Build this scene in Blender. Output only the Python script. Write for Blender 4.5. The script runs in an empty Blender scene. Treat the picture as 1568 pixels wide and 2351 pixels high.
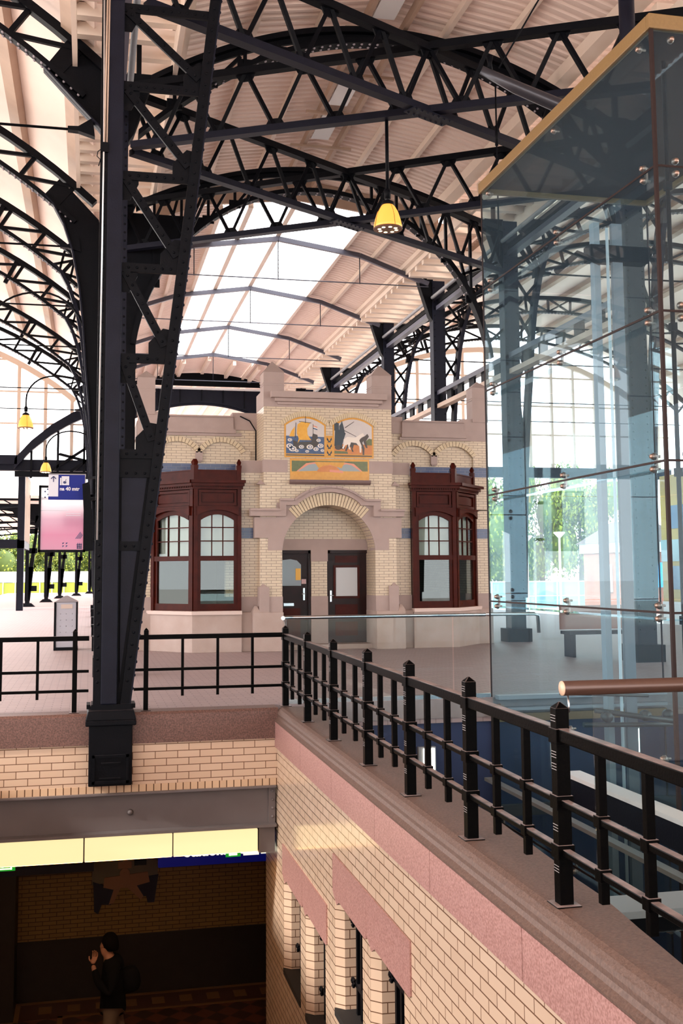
import bpy, bmesh, math, random
from mathutils import Vector, Matrix
random.seed(7)
C = bpy.context.scene.collection
PI = math.pi

# ------------------------------------------------------------------ camera, sky, sun, exposure
EYE = 1.6
RX = Vector((0.97635862, 0.01398876, 0.21570385))      # world X axis in camera space (right, down, forward)
RY = Vector((-0.21605412, 0.09393657, 0.97185212))
RZ = Vector((-0.00666748, -0.9954799, 0.09473811))
right = Vector((RX[0], RY[0], RZ[0])); down = Vector((RX[1], RY[1], RZ[1])); fwd = Vector((RX[2], RY[2], RZ[2]))
cd = bpy.data.cameras.new('camera'); cam = bpy.data.objects.new('camera', cd); C.objects.link(cam)
mw = Matrix.Identity(4)
for i in range(3):
    mw[i][0] = right[i]; mw[i][1] = -down[i]; mw[i][2] = -fwd[i]
mw[0][3], mw[1][3], mw[2][3] = 0, 0, EYE
cam.matrix_world = mw
cd.sensor_fit = 'VERTICAL'; cd.sensor_height = 36.0; cd.sensor_width = 24.0
cd.lens = 36.0 * 2483.0 / 2351.0
cd.shift_x = 27.0 / 2351.0; cd.shift_y = -96.5 / 2351.0
cd.clip_end = 600
bpy.context.scene.camera = cam

sc = bpy.context.scene
sc.view_settings.view_transform = 'Standard'; sc.view_settings.look = 'None'
sc.view_settings.gamma = 1.0; sc.view_settings.exposure = 1.3
sc.view_settings.use_curve_mapping = False
try:
    sc.cycles.max_bounces = 7; sc.cycles.diffuse_bounces = 4; sc.cycles.glossy_bounces = 3
    sc.cycles.transparent_max_bounces = 24; sc.cycles.transmission_bounces = 4
    sc.cycles.sample_clamp_indirect = 6.0; sc.cycles.caustics_reflective = False; sc.cycles.caustics_refractive = False
except Exception:
    pass
W = bpy.data.worlds.new('overcast_sky'); sc.world = W; W.use_nodes = True
nt = W.node_tree; bg = nt.nodes['Background']
geo = nt.nodes.new('ShaderNodeTexCoord'); sep = nt.nodes.new('ShaderNodeSeparateXYZ')
rmp = nt.nodes.new('ShaderNodeValToRGB')
rmp.color_ramp.elements[0].position = 0.0; rmp.color_ramp.elements[0].color = (1.0, 0.96, 0.95, 1)
rmp.color_ramp.elements[1].position = 0.9; rmp.color_ramp.elements[1].color = (0.92, 0.93, 0.97, 1)
nt.links.new(geo.outputs['Generated'], sep.inputs[0]); nt.links.new(sep.outputs['Z'], rmp.inputs[0])
nt.links.new(rmp.outputs[0], bg.inputs['Color']); bg.inputs['Strength'].default_value = 2.6
sd = bpy.data.lights.new('sun', 'SUN'); sun = bpy.data.objects.new('sun', sd); C.objects.link(sun)
sd.energy = 3.0; sd.angle = math.radians(6); sd.color = (1.0, 0.93, 0.84)
SUN_DIR = Vector((0.86, 0.18, -0.48))     # travels from the left, low
sun.rotation_euler = SUN_DIR.to_track_quat('-Z', 'Y').to_euler()

# ------------------------------------------------------------------ mesh helpers
def xform(org, u, v, w):
    return Matrix(((u[0], v[0], w[0], org[0]), (u[1], v[1], w[1], org[1]), (u[2], v[2], w[2], org[2]), (0, 0, 0, 1)))

class MB:
    """collects faces for ONE mesh object"""
    def __init__(s, M=None):
        s.v = []; s.f = []; s.m = []; s.sm = []; s.cur = 0; s.M = M
    def add(s, vs, fs, smooth=False):
        o = len(s.v)
        if s.M is not None:
            vs = [s.M @ Vector(p) for p in vs]
        s.v.extend([tuple(p) for p in vs])
        for f in fs:
            s.f.append([i + o for i in f]); s.m.append(s.cur); s.sm.append(smooth)
        return s
    def box(s, x0, x1, y0, y1, z0, z1):
        vs = [(x, y, z) for x in (x0, x1) for y in (y0, y1) for z in (z0, z1)]
        return s.add(vs, [(0, 1, 3, 2), (4, 6, 7, 5), (0, 4, 5, 1), (2, 3, 7, 6), (0, 2, 6, 4), (1, 5, 7, 3)])
    def bar(s, p, q, w, h, up=(0, 0, 1)):
        p = Vector(p); q = Vector(q); d = (q - p).normalized(); up = Vector(up)
        if abs(d.dot(up)) > 0.99: up = Vector((0, 1, 0))
        a = d.cross(up).normalized(); b = a.cross(d).normalized()
        vs = []
        for e in (p, q):
            for (i, j) in ((-1, -1), (1, -1), (1, 1), (-1, 1)):
                vs.append(e + a * (w / 2 * i) + b * (h / 2 * j))
        return s.add(vs, [(0, 3, 2, 1), (4, 5, 6, 7), (0, 1, 5, 4), (1, 2, 6, 5), (2, 3, 7, 6), (3, 0, 4, 7)])
    def tube(s, pts, r, n=8, cap=True):
        pts = [Vector(p) for p in pts]; k = len(pts); vs = []; fs = []
        for i, p in enumerate(pts):
            d = (pts[min(i + 1, k - 1)] - pts[max(i - 1, 0)]).normalized()
            up = Vector((0, 0, 1)) if abs(d.z) < 0.95 else Vector((0, 1, 0))
            a = d.cross(up).normalized(); b = a.cross(d).normalized()
            rr = r[i] if isinstance(r, (list, tuple)) else r
            for j in range(n):
                t = 2 * PI * j / n
                vs.append(p + a * (rr * math.cos(t)) + b * (rr * math.sin(t)))
        for i in range(k - 1):
            for j in range(n):
                fs.append((i * n + j, i * n + (j + 1) % n, (i + 1) * n + (j + 1) % n, (i + 1) * n + j))
        s.add(vs, fs, True)
        if cap:
            o = len(s.v) - len(vs)
            for st in (0, (k - 1) * n):
                s.f.append([o + st + j for j in range(n)]); s.m.append(s.cur); s.sm.append(False)
        return s
    def lathe(s, prof, c, n=20, axis='z'):
        vs = []; fs = []; k = len(prof)
        for (r, z) in prof:
            for j in range(n):
                t = 2 * PI * j / n
                a, b = r * math.cos(t), r * math.sin(t)
                vs.append({'z': (c[0] + a, c[1] + b, c[2] + z), 'y': (c[0] + a, c[1] + z, c[2] + b), 'x': (c[0] + z, c[1] + a, c[2] + b)}[axis])
        for i in range(k - 1):
            for j in range(n):
                fs.append((i * n + j, i * n + (j + 1) % n, (i + 1) * n + (j + 1) % n, (i + 1) * n + j))
        s.add(vs, fs, True)
        o = len(s.v) - len(vs)
        for st, r in ((0, prof[0][0]), ((k - 1) * n, prof[-1][0])):
            if r > 1e-4:
                s.f.append([o + st + j for j in range(n)]); s.m.append(s.cur); s.sm.append(False)
        return s
    def prism(s, poly, axis, d0, d1):
        n = len(poly); vs = []
        for d in (d0, d1):
            for (a, b) in poly:
                vs.append({'x': (d, a, b), 'y': (a, d, b), 'z': (a, b, d)}[axis])
        fs = [list(range(n)), list(range(2 * n - 1, n - 1, -1))]
        for i in range(n):
            j = (i + 1) % n
            fs.append((i, j, n + j, n + i))
        return s.add(vs, fs)
    def band(s, A, B, axis, d0, d1):
        """solid strip between two 2D curves with the same number of points"""
        for i in range(len(A) - 1):
            s.prism([A[i], A[i + 1], B[i + 1], B[i]], axis, d0, d1)
        return s
    def pyramid(s, x0, x1, y0, y1, z0, z1, k=0.0):
        cx, cy = (x0 + x1) / 2, (y0 + y1) / 2
        hx, hy = (x1 - x0) / 2 * k, (y1 - y0) / 2 * k
        vs = [(x0, y0, z0), (x1, y0, z0), (x1, y1, z0), (x0, y1, z0), (cx - hx, cy - hy, z1), (cx + hx, cy - hy, z1), (cx + hx, cy + hy, z1), (cx - hx, cy + hy, z1)]
        return s.add(vs, [(0, 3, 2, 1), (4, 5, 6, 7), (0, 1, 5, 4), (1, 2, 6, 5), (2, 3, 7, 6), (3, 0, 4, 7)])
    def rivet(s, p, n, r=0.018):
        p = Vector(p); n = Vector(n).normalized()
        up = Vector((0, 0, 1)) if abs(n.z) < 0.9 else Vector((1, 0, 0))
        a = n.cross(up).normalized(); b = n.cross(a).normalized(); vs = []
        for (rr, hh) in ((1.0, -0.2), (0.8, 0.5)):
            for j in range(6):
                t = 2 * PI * j / 6
                vs.append(p + a * (r * rr * math.cos(t)) + b * (r * rr * math.sin(t)) + n * (r * hh))
        vs.append(p + n * r * 0.8)
        fs = [(j, (j + 1) % 6, 6 + (j + 1) % 6, 6 + j) for j in range(6)] + [(6 + j, 6 + (j + 1) % 6, 12) for j in range(6)]
        return s.add(vs, fs, True)
    def rivets(s, p, q, step, n, r=0.018):
        p = Vector(p); q = Vector(q); k = max(1, int((q - p).length / step))
        for i in range(k):
            s.rivet(p.lerp(q, (i + 0.5) / k), n, r)
        return s
    def build(s, name, mats, parent=None, bevel=0.0):
        me = bpy.data.meshes.new(name)
        me.from_pydata(s.v, [], s.f); me.update()
        bm = bmesh.new(); bm.from_mesh(me)
        bmesh.ops.recalc_face_normals(bm, faces=bm.faces)
        bm.to_mesh(me); bm.free()
        me.polygons.foreach_set('material_index', s.m); me.polygons.foreach_set('use_smooth', s.sm)
        if not isinstance(mats, (list, tuple)): mats = [mats]
        for m in mats: me.materials.append(m)
        o = bpy.data.objects.new(name, me); C.objects.link(o)
        if parent is not None: attach(o, parent)
        if bevel:
            b = o.modifiers.new('edge', 'BEVEL'); b.width = bevel; b.segments = 2; b.limit_method = 'ANGLE'
        return o

ROOTLOC = {}
def attach(o, parent):
    o.parent = parent
    loc = ROOTLOC.get(parent.name)
    if loc is not None: o.matrix_parent_inverse = Matrix.Translation(-Vector(loc))
def tag(o, label=None, cat=None, group=None, kind=None):
    if label: o['label'] = label
    if cat: o['category'] = cat
    if group: o['group'] = group
    if kind: o['kind'] = kind
    return o
def thing(name, label, cat, loc, group=None):
    o = bpy.data.objects.new(name, None); C.objects.link(o); o.location = loc; o.empty_display_size = 0.1
    ROOTLOC[o.name] = tuple(loc)
    return tag(o, label, cat, group)
def struct(o, label=None):
    o['kind'] = 'structure'
    if label: o['label'] = label
    return o
def copy_tree(root, loc, label=None, group=None):
    r = root.copy(); C.objects.link(r); r.location = loc
    if label: r['label'] = label
    if group: r['group'] = group
    for ch in list(root.children):
        c = ch.copy(); C.objects.link(c); c.parent = r
        for g in list(ch.children):
            d = g.copy(); C.objects.link(d); d.parent = c
    return r
def arc(cx, cz, rx, rz, a0, a1, n):
    return [(cx + rx * math.cos(a0 + (a1 - a0) * i / n), cz + rz * math.sin(a0 + (a1 - a0) * i / n)) for i in range(n + 1)]

# ------------------------------------------------------------------ materials
def mat(name, col, rough=0.5, metal=0.0, spec=None, noise=None, bump=None, emit=None, coat=0.0):
    """noise = (scale, amount, second colour); bump = (scale, strength)"""
    m = bpy.data.materials.new(name); m.use_nodes = True
    t = m.node_tree; b = t.nodes['Principled BSDF']
    b.inputs['Base Color'].default_value = (*col, 1); b.inputs['Roughness'].default_value = rough; b.inputs['Metallic'].default_value = metal
    if spec is not None: b.inputs['Specular IOR Level'].default_value = spec
    if coat: b.inputs['Coat Weight'].default_value = coat; b.inputs['Coat Roughness'].default_value = 0.12
    if noise or bump:
        g = t.nodes.new('ShaderNodeNewGeometry')
    if noise:
        n = t.nodes.new('ShaderNodeTexNoise'); n.inputs['Scale'].default_value = noise[0]; n.inputs['Detail'].default_value = 5
        t.links.new(g.outputs['Position'], n.inputs['Vector'])
        r = t.nodes.new('ShaderNodeValToRGB'); r.color_ramp.elements[0].position = 0.5 - noise[1]; r.color_ramp.elements[1].position = 0.5 + noise[1]
        r.color_ramp.elements[0].color = (*noise[2], 1); r.color_ramp.elements[1].color = (*col, 1)
        t.links.new(n.outputs[0], r.inputs[0]); t.links.new(r.outputs[0], b.inputs['Base Color'])
    if bump:
        n2 = t.nodes.new('ShaderNodeTexNoise'); n2.inputs['Scale'].default_value = bump[0]; n2.inputs['Detail'].default_value = 4
        t.links.new(g.outputs['Position'], n2.inputs['Vector'])
        bp = t.nodes.new('ShaderNodeBump'); bp.inputs['Strength'].default_value = bump[1]; bp.inputs['Distance'].default_value = 0.02
        t.links.new(n2.outputs[0], bp.inputs['Height']); t.links.new(bp.outputs[0], b.inputs['Normal'])
    if emit:
        b.inputs['Emission Color'].default_value = (*emit[0], 1); b.inputs['Emission Strength'].default_value = emit[1]
    return m

def brick_mat(name, c1, c2, mortar, bw, rh, joint=0.006, rough=0.2, plane='wall', offset=0.5, zoff=0.0, bumpd=0.25, spec=0.5):
    m = bpy.data.materials.new(name); m.use_nodes = True
    t = m.node_tree; b = t.nodes['Principled BSDF']; b.inputs['Roughness'].default_value = rough; b.inputs['Specular IOR Level'].default_value = spec
    g = t.nodes.new('ShaderNodeNewGeometry')
    sp = t.nodes.new('ShaderNodeSeparateXYZ'); t.links.new(g.outputs['Position'], sp.inputs[0])
    cmb = t.nodes.new('ShaderNodeCombineXYZ')
    if plane == 'wall':
        sn = t.nodes.new('ShaderNodeSeparateXYZ'); t.links.new(g.outputs['True Normal'], sn.inputs[0])
        ab = t.nodes.new('ShaderNodeMath'); ab.operation = 'ABSOLUTE'; t.links.new(sn.outputs['X'], ab.inputs[0])
        gt = t.nodes.new('ShaderNodeMath'); gt.operation = 'GREATER_THAN'; gt.inputs[1].default_value = 0.7; t.links.new(ab.outputs[0], gt.inputs[0])
        mx = t.nodes.new('ShaderNodeMix'); mx.data_type = 'FLOAT'
        t.links.new(gt.outputs[0], mx.inputs[0]); t.links.new(sp.outputs['X'], mx.inputs[2]); t.links.new(sp.outputs['Y'], mx.inputs[3])
        t.links.new(mx.outputs[0], cmb.inputs[0])
        az = t.nodes.new('ShaderNodeMath'); az.operation = 'ADD'; az.inputs[1].default_value = zoff; t.links.new(sp.outputs['Z'], az.inputs[0])
        t.links.new(az.outputs[0], cmb.inputs[1])
    else:
        t.links.new(sp.outputs['X'], cmb.inputs[0]); t.links.new(sp.outputs['Y'], cmb.inputs[1])
    bt = t.nodes.new('ShaderNodeTexBrick'); t.links.new(cmb.outputs[0], bt.inputs['Vector'])
    bt.offset = offset; bt.inputs['Scale'].default_value = 1.0
    bt.inputs['Brick Width'].default_value = bw; bt.inputs['Row Height'].default_value = rh
    bt.inputs['Mortar Size'].default_value = joint; bt.inputs['Mortar Smooth'].default_value = 0.1; bt.inputs['Bias'].default_value = 0.0
    bt.inputs['Color1'].default_value = (*c1, 1); bt.inputs['Color2'].default_value = (*c2, 1); bt.inputs['Mortar'].default_value = (*mortar, 1)
    t.links.new(bt.outputs['Color'], b.inputs['Base Color'])
    bp = t.nodes.new('ShaderNodeBump'); bp.inputs['Strength'].default_value = bumpd; bp.inputs['Distance'].default_value = 0.004; bp.invert = True
    t.links.new(bt.outputs['Fac'], bp.inputs['Height']); t.links.new(bp.outputs[0], b.inputs['Normal'])
    return m

def thin_glass(name, tint, refl=1.0, rough=0.0, haze=0.0):
    """a thin clear sheet: tinted see-through plus a Fresnel reflection"""
    m = bpy.data.materials.new(name); m.use_nodes = True; t = m.node_tree
    t.nodes.remove(t.nodes['Principled BSDF']); out = t.nodes['Material Output']
    tr = t.nodes.new('ShaderNodeBsdfTransparent'); tr.inputs['Color'].default_value = (*tint, 1)
    gl = t.nodes.new('ShaderNodeBsdfGlossy'); gl.inputs['Roughness'].default_value = rough; gl.inputs['Color'].default_value = (0.9, 0.97, 1.0, 1)
    lw = t.nodes.new('ShaderNodeLayerWeight'); lw.inputs['Blend'].default_value = 0.5       # Schlick: the same from both faces
    pw = t.nodes.new('ShaderNodeMath'); pw.operation = 'POWER'; pw.inputs[1].default_value = 5.0; t.links.new(lw.outputs['Facing'], pw.inputs[0])
    mu = t.nodes.new('ShaderNodeMath'); mu.operation = 'MULTIPLY_ADD'; mu.inputs[1].default_value = 0.96 * refl; mu.inputs[2].default_value = 0.04 * refl; mu.use_clamp = True
    t.links.new(pw.outputs[0], mu.inputs[0])
    mix = t.nodes.new('ShaderNodeMixShader')
    t.links.new(mu.outputs[0], mix.inputs[0]); t.links.new(tr.outputs[0], mix.inputs[1]); t.links.new(gl.outputs[0], mix.inputs[2])
    last = mix
    if haze:
        df = t.nodes.new('ShaderNodeBsdfDiffuse'); df.inputs['Color'].default_value = (0.62, 0.80, 1.0, 1)
        tl = t.nodes.new('ShaderNodeBsdfTranslucent'); tl.inputs['Color'].default_value = (0.62, 0.80, 1.0, 1)
        ad = t.nodes.new('ShaderNodeMixShader'); ad.inputs[0].default_value = 0.5
        t.links.new(df.outputs[0], ad.inputs[1]); t.links.new(tl.outputs[0], ad.inputs[2])
        m2 = t.nodes.new('ShaderNodeMixShader'); m2.inputs[0].default_value = haze
        t.links.new(mix.outputs[0], m2.inputs[1]); t.links.new(ad.outputs[0], m2.inputs[2]); last = m2
    t.links.new(last.outputs[0], out.inputs['Surface'])
    return m

IRON = mat('black_iron_paint', (0.0034, 0.0038, 0.0058), 0.5, spec=0.08, noise=(9, 0.3, (0.0024, 0.0027, 0.0042)), bump=(40, 0.12))
IRON2 = mat('blue_black_iron_paint', (0.0085, 0.0095, 0.0185), 0.45, spec=0.12, noise=(5, 0.3, (0.0055, 0.006, 0.012)), bump=(60, 0.1))
RAILP = mat('glossy_black_railing_paint', (0.0016, 0.0015, 0.0017), 0.3, spec=0.025, noise=(30, 0.25, (0.003, 0.0025, 0.0022)), bump=(70, 0.06))
PLATE = mat('grey_lilac_bolted_plate', (0.30, 0.27, 0.30), 0.5)
ALU = mat('pale_grey_paint', (0.32, 0.33, 0.35), 0.4)
TILE = brick_mat('cream_glazed_tile', (0.70, 0.53, 0.40), (0.65, 0.48, 0.355), (0.17, 0.09, 0.055), 0.26, 0.082, 0.0045, 0.14, zoff=0.13)
SOLD = brick_mat('cream_glazed_soldier_course', (0.72, 0.52, 0.35), (0.64, 0.45, 0.30), (0.11, 0.055, 0.03), 0.085, 0.5, 0.006, 0.16, offset=0.0)
TILEY = brick_mat('yellow_underpass_tile', (0.30, 0.18, 0.055), (0.25, 0.15, 0.05), (0.06, 0.03, 0.012), 0.2, 0.06, 0.005, 0.35)
TILEP = brick_mat('pale_yellow_pavilion_tile', (0.60, 0.485, 0.345), (0.54, 0.43, 0.305), (0.25, 0.185, 0.145), 0.21, 0.058, 0.005, 0.3)
TILEB = brick_mat('blue_glazed_tile', (0.045, 0.075, 0.17), (0.03, 0.055, 0.13), (0.12, 0.13, 0.18), 0.21, 0.058, 0.004, 0.25)
VOUS = mat('cream_voussoir_brick', (0.60, 0.48, 0.31), 0.3, noise=(14, 0.25, (0.50, 0.38, 0.24)))
MORT = mat('dark_mortar', (0.16, 0.11, 0.08), 0.9)
STONE = mat('mauve_sandstone', (0.40, 0.305, 0.275), 0.75, noise=(4, 0.35, (0.34, 0.255, 0.23)), bump=(90, 0.08))
STONEL = mat('pale_plinth_stone', (0.46, 0.365, 0.33), 0.7, noise=(2.2, 0.3, (0.36, 0.26, 0.215)), bump=(60, 0.1))
GRAN = mat('pink_granite', (0.50, 0.285, 0.26), 0.45, noise=(75, 0.14, (0.31, 0.15, 0.13)))
GRANB = mat('brown_granite_coping', (0.175, 0.105, 0.08), 0.6, noise=(55, 0.25, (0.095, 0.055, 0.042)), bump=(80, 0.25))
GRAND = mat('dark_red_granite', (0.19, 0.095, 0.075), 0.5, noise=(60, 0.16, (0.08, 0.04, 0.032)))
WOOD = mat('mahogany_varnish', (0.066, 0.0095, 0.005), 0.25, spec=0.07, noise=(6, 0.35, (0.030, 0.005, 0.003)))
WOODD = mat('dark_door_wood', (0.022, 0.006, 0.005), 0.3, spec=0.15, noise=(5, 0.3, (0.012, 0.004, 0.0035)))
DECK = mat('pink_white_roof_sheet', (0.92, 0.77, 0.69), 0.55, noise=(0.8, 0.4, (0.85, 0.69, 0.61)))
PURL = mat('cream_purlin_paint', (0.86, 0.74, 0.64), 0.5, noise=(1.2, 0.35, (0.76, 0.62, 0.52)))
PURLB = mat('beige_brown_purlin_paint', (0.52, 0.38, 0.29), 0.55, noise=(1.5, 0.3, (0.40, 0.28, 0.21)))
CREAM = mat('cream_window_iron', (0.66, 0.52, 0.42), 0.5)
GOLD = mat('ochre_roof_edge', (0.235, 0.14, 0.05), 0.45, noise=(40, 0.3, (0.20, 0.115, 0.04)))
BROWN = mat('dark_brown_profile', (0.030, 0.018, 0.017), 0.5, spec=0.1)
COPPER = mat('brown_handrail_metal', (0.085, 0.042, 0.030), 0.3, metal=0.3)
CAPEND = mat('pale_copper_end_cap', (0.72, 0.48, 0.33), 0.4)
STEEL = mat('stainless_steel', (0.55, 0.55, 0.56), 0.22, metal=1.0)
BEAMP = mat('grey_beam_paint', (0.155, 0.137, 0.14), 0.45, noise=(3, 0.4, (0.125, 0.108, 0.11)))
BLUEW = mat('blue_pit_wall_paint', (0.035, 0.05, 0.13), 0.45, noise=(3, 0.4, (0.025, 0.036, 0.10)))
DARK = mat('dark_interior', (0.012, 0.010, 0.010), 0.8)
DGREY = mat('dark_grey_floor', (0.05, 0.05, 0.055), 0.6)
WHITE = mat('white_paint', (0.78, 0.79, 0.80), 0.45)
CLOTH = mat('pale_curtain_cloth', (0.50, 0.47, 0.44), 0.9)
ROOMW = mat('grey_green_room_wall', (0.24, 0.25, 0.23), 0.9)
GREYM = mat('grey_bin_metal', (0.36, 0.35, 0.39), 0.4, metal=0.2)
SLAB = mat('grey_concrete_edge', (0.30, 0.27, 0.27), 0.7, noise=(6, 0.3, (0.24, 0.21, 0.21)))
PAVE = brick_mat('pinkish_grey_paver', (0.41, 0.315, 0.315), (0.37, 0.285, 0.285), (0.26, 0.20, 0.195), 0.21, 0.105, 0.006, 0.55, plane='floor', bumpd=0.15, spec=0.35)
GROUND = mat('ballast_ground', (0.60, 0.54, 0.49), 0.9, noise=(3, 0.3, (0.50, 0.45, 0.40)))
GLASS = thin_glass('lift_glass', (0.80, 0.90, 0.94), 0.30, haze=0.02)
GLASSC = thin_glass('clear_glass', (0.90, 0.95, 0.95), 1.0)
GLASSW = thin_glass('window_glass', (0.86, 0.92, 0.90), 0.8)
GLASSS = thin_glass('skylight_glass', (0.97, 0.98, 0.98), 0.6, haze=0.10)
WARM = mat('warm_light_box', (0.25, 0.19, 0.13), 0.5, emit=((1.0, 0.77, 0.39), 0.44))
LAMPG = mat('amber_lamp_glass', (0.55, 0.2, 0.04), 0.3, emit=((1.0, 0.36, 0.055), 0.62))
BULB = mat('glowing_bulb', (1, 0.9, 0.7), 0.3, emit=((1.0, 0.80, 0.45), 3.0))
TUBEL = mat('fluorescent_tube', (1, 1, 0.9), 0.3, emit=((1.0, 0.98, 0.82), 2.2))

def sheen_top(m, col, lo=0.75):
    """paler tint painted on upward faces as their sheen"""
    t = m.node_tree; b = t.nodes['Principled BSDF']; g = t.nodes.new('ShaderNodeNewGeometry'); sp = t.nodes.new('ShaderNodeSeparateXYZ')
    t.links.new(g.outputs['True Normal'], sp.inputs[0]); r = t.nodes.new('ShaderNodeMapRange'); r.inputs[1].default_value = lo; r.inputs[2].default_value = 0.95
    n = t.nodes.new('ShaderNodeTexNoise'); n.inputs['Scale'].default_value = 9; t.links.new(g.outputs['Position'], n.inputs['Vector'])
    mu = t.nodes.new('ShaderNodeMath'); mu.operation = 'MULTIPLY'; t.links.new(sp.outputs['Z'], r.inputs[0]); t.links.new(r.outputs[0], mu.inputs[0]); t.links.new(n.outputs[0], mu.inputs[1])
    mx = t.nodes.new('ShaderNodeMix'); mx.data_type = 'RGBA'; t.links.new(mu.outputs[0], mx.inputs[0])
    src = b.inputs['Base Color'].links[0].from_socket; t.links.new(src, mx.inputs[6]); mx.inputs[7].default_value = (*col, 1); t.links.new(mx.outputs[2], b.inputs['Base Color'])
sheen_top(RAILP, (0.46, 0.35, 0.33)); sheen_top(IRON, (0.05, 0.042, 0.045))  # glossy sheen of the rail tops is painted into the base colour
# ------------------------------------------------------------------ platform floor, ground
NX = 5.0                                                 # axis of the middle roof
m = MB()
for (x0, x1, y0, y1) in ((-7, 17, 13.3, 100), (-7, -2.6, -3, 13.3), (9, 17, -3, 13.3), (-2.6, 9, -3, 2.4)):
    m.box(x0, x1, y0, y1, -0.3, 0.0)
struct(m.build('floor', PAVE))
m = MB(); m.box(-160, -2.9, -60, 260, -6.0, -1.0); m.box(9.2, 260, -60, 260, -6.0, -1.0); m.box(-2.9, 9.2, 17.6, 260, -6.0, -1.0); m.box(-2.9, 9.2, -60, 1, -6.0, -1.0)
struct(m.build('ground', GROUND))

# ------------------------------------------------------------------ stairwell: right wall
SX = 2.22
def zc(y): return -0.007 * (13.0 - y)                    # the platform edge falls slightly
# window openings in the right wall: (y0, y1, z0, z1)
OPEN = [(11.57, 12.57, -2.86, -1.84), (10.33, 11.29, -2.87, -1.86), (8.89, 9.91, -2.30, -1.31), (7.68, 8.64, -2.32, -1.34)]
m = MB()
ys = sorted({2.4, 13.85} | {v for o in OPEN for v in o[:2]})
for a, b in zip(ys[:-1], ys[1:]):
    op = [o for o in OPEN if abs(o[0] - a) < 1e-6]
    if op:
        m.box(SX, SX + 0.45, a, b, -4.6, op[0][2]); m.box(SX, SX + 0.45, a, b, op[0][3], -0.44)
    else:
        m.box(SX, SX + 0.45, a, b, -4.6, -0.44)
# splayed far jambs of the openings
for (y0, y1, z0, z1) in OPEN:
    m.prism([(SX + 0.002, y1), (SX + 0.075, y1 - 0.07), (SX + 0.22, y1 - 0.08), (SX + 0.22, y1 + 0.01)], 'z', z0, z1)
struct(m.build('wall_right', TILE))
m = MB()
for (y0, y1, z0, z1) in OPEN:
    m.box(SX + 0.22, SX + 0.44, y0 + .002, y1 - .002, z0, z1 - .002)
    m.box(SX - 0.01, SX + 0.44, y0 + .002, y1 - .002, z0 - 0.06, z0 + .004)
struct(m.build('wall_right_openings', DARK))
# granite band and moulded coping on top
m = MB()
yy = [2.4, 4.0, 5.4, 6.95, 8.35, 9.9, 11.4, 13.02]
for a, b in zip(yy[:-1], yy[1:]):
    a2, b2 = a + 0.004, b - 0.004
    vs = []
    for y in (a2, b2):
        vs += [(SX - 0.03, y, -0.46 + zc(y) * .5), (SX - 0.03, y, -0.165 + zc(y)), (SX + 0.3, y, -0.165 + zc(y)), (SX + 0.3, y, -0.46 + zc(y) * .5)]
    m.add(vs, [(0, 1, 2, 3), (4, 7, 6, 5), (0, 4, 5, 1), (1, 5, 6, 2), (2, 6, 7, 3), (3, 7, 4, 0)])
struct(m.build('trim_1', GRAN))
prof = [(SX - 0.03, -0.163), (SX - 0.035, -0.145), (SX - 0.005, -0.125), (SX + 0.005, -0.10), (SX + 0.0, -0.07), (SX + 0.005, -0.045), (SX + 0.03, -0.02), (SX + 0.06, -0.003), (SX + 0.09, 0.0), (SX + 0.47, 0.0), (SX + 0.48, -0.02), (SX + 0.48, -0.163)]
m = MB(); n = len(prof); NS = 40
vs = []; rnd = random.Random(3)
for k in range(NS + 1):
    y = 2.4 + (13.02 - 2.4) * k / NS
    for (i, (x, z)) in enumerate(prof):
        if i in (9, 10, 11):
            x = (2.36 + .11 * (y - 3.3) if y < 5.2 else 2.57 + .06 * (y - 5.2) if y < 7.2 else min(2.69 + .03 * (y - 7.2), 2.78)) + (0, .01, .01)[i - 9]
        jx = rnd.uniform(-0.012, 0.012) if i in (9, 10) else 0
        vs.append((x + jx, y, z + zc(y)))
fs = [(k * n + i, k * n + (i + 1) % n, (k + 1) * n + (i + 1) % n, (k + 1) * n + i) for k in range(NS) for i in range(n)]
m.add(vs, fs + [list(range(n)), [NS * n + i for i in range(n)]])
struct(m.build('trim_2', GRANB))
# pink lintels, each pair one long chamfered stone
for (ya, yb, zt, zb) in ((10.23, 12.61, -1.495, -1.85), (7.49, 9.95, -0.955, -1.32)):
    m = MB(); h = (ya + yb) / 2
    for (a, b) in ((ya, h - 0.003), (h + 0.003, yb)):
        m.prism([(a, zb + 0.0), (a + 0.04, zb - 0.02), (b - 0.26, zb + 0.0), (b - 0.16, zb - 0.05), (b, zb + 0.03), (b, zt), (a, zt)], 'x', SX - 0.012, SX + 0.2)
    struct(m.build('trim_3', GRAN))

# ------------------------------------------------------------------ stairwell: end wall, beam, underpass
m = MB(); m.box(-2.4, SX + 0.0, 13.0, 13.28, -0.825, -0.35)
struct(m.build('wall_end', TILE))
m = MB(); m.box(-2.4, SX, 12.995, 13.28, -0.905, -0.825)
struct(m.build('wall_end_soldier_course', SOLD))
m = MB(); m.prism([(12.97, -0.355), (12.97, -0.03), (13.0, 0.0), (13.3, 0.0), (13.3, -0.355)], 'x', -2.4, SX + 0.01)
struct(m.build('trim_4', GRAND))
m = MB(); m.box(-2.6, -2.4, 2.4, 13.3, -4.6, 0.0)
struct(m.build('wall_left', TILE))
m = MB(); n = 25
for i in range(n):
    y = 2.5 + 0.36 * i
    m.box(-2.4, SX, y, y + 0.37, -4.6, -0.184 * (i + 1))
struct(m.build('stairs_flight', SLAB))
m = MB(); m.box(-2.4, SX, 2.3, 2.5, -4.6, 0.0); struct(m.build('wall_stair_top', SLAB))

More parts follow.
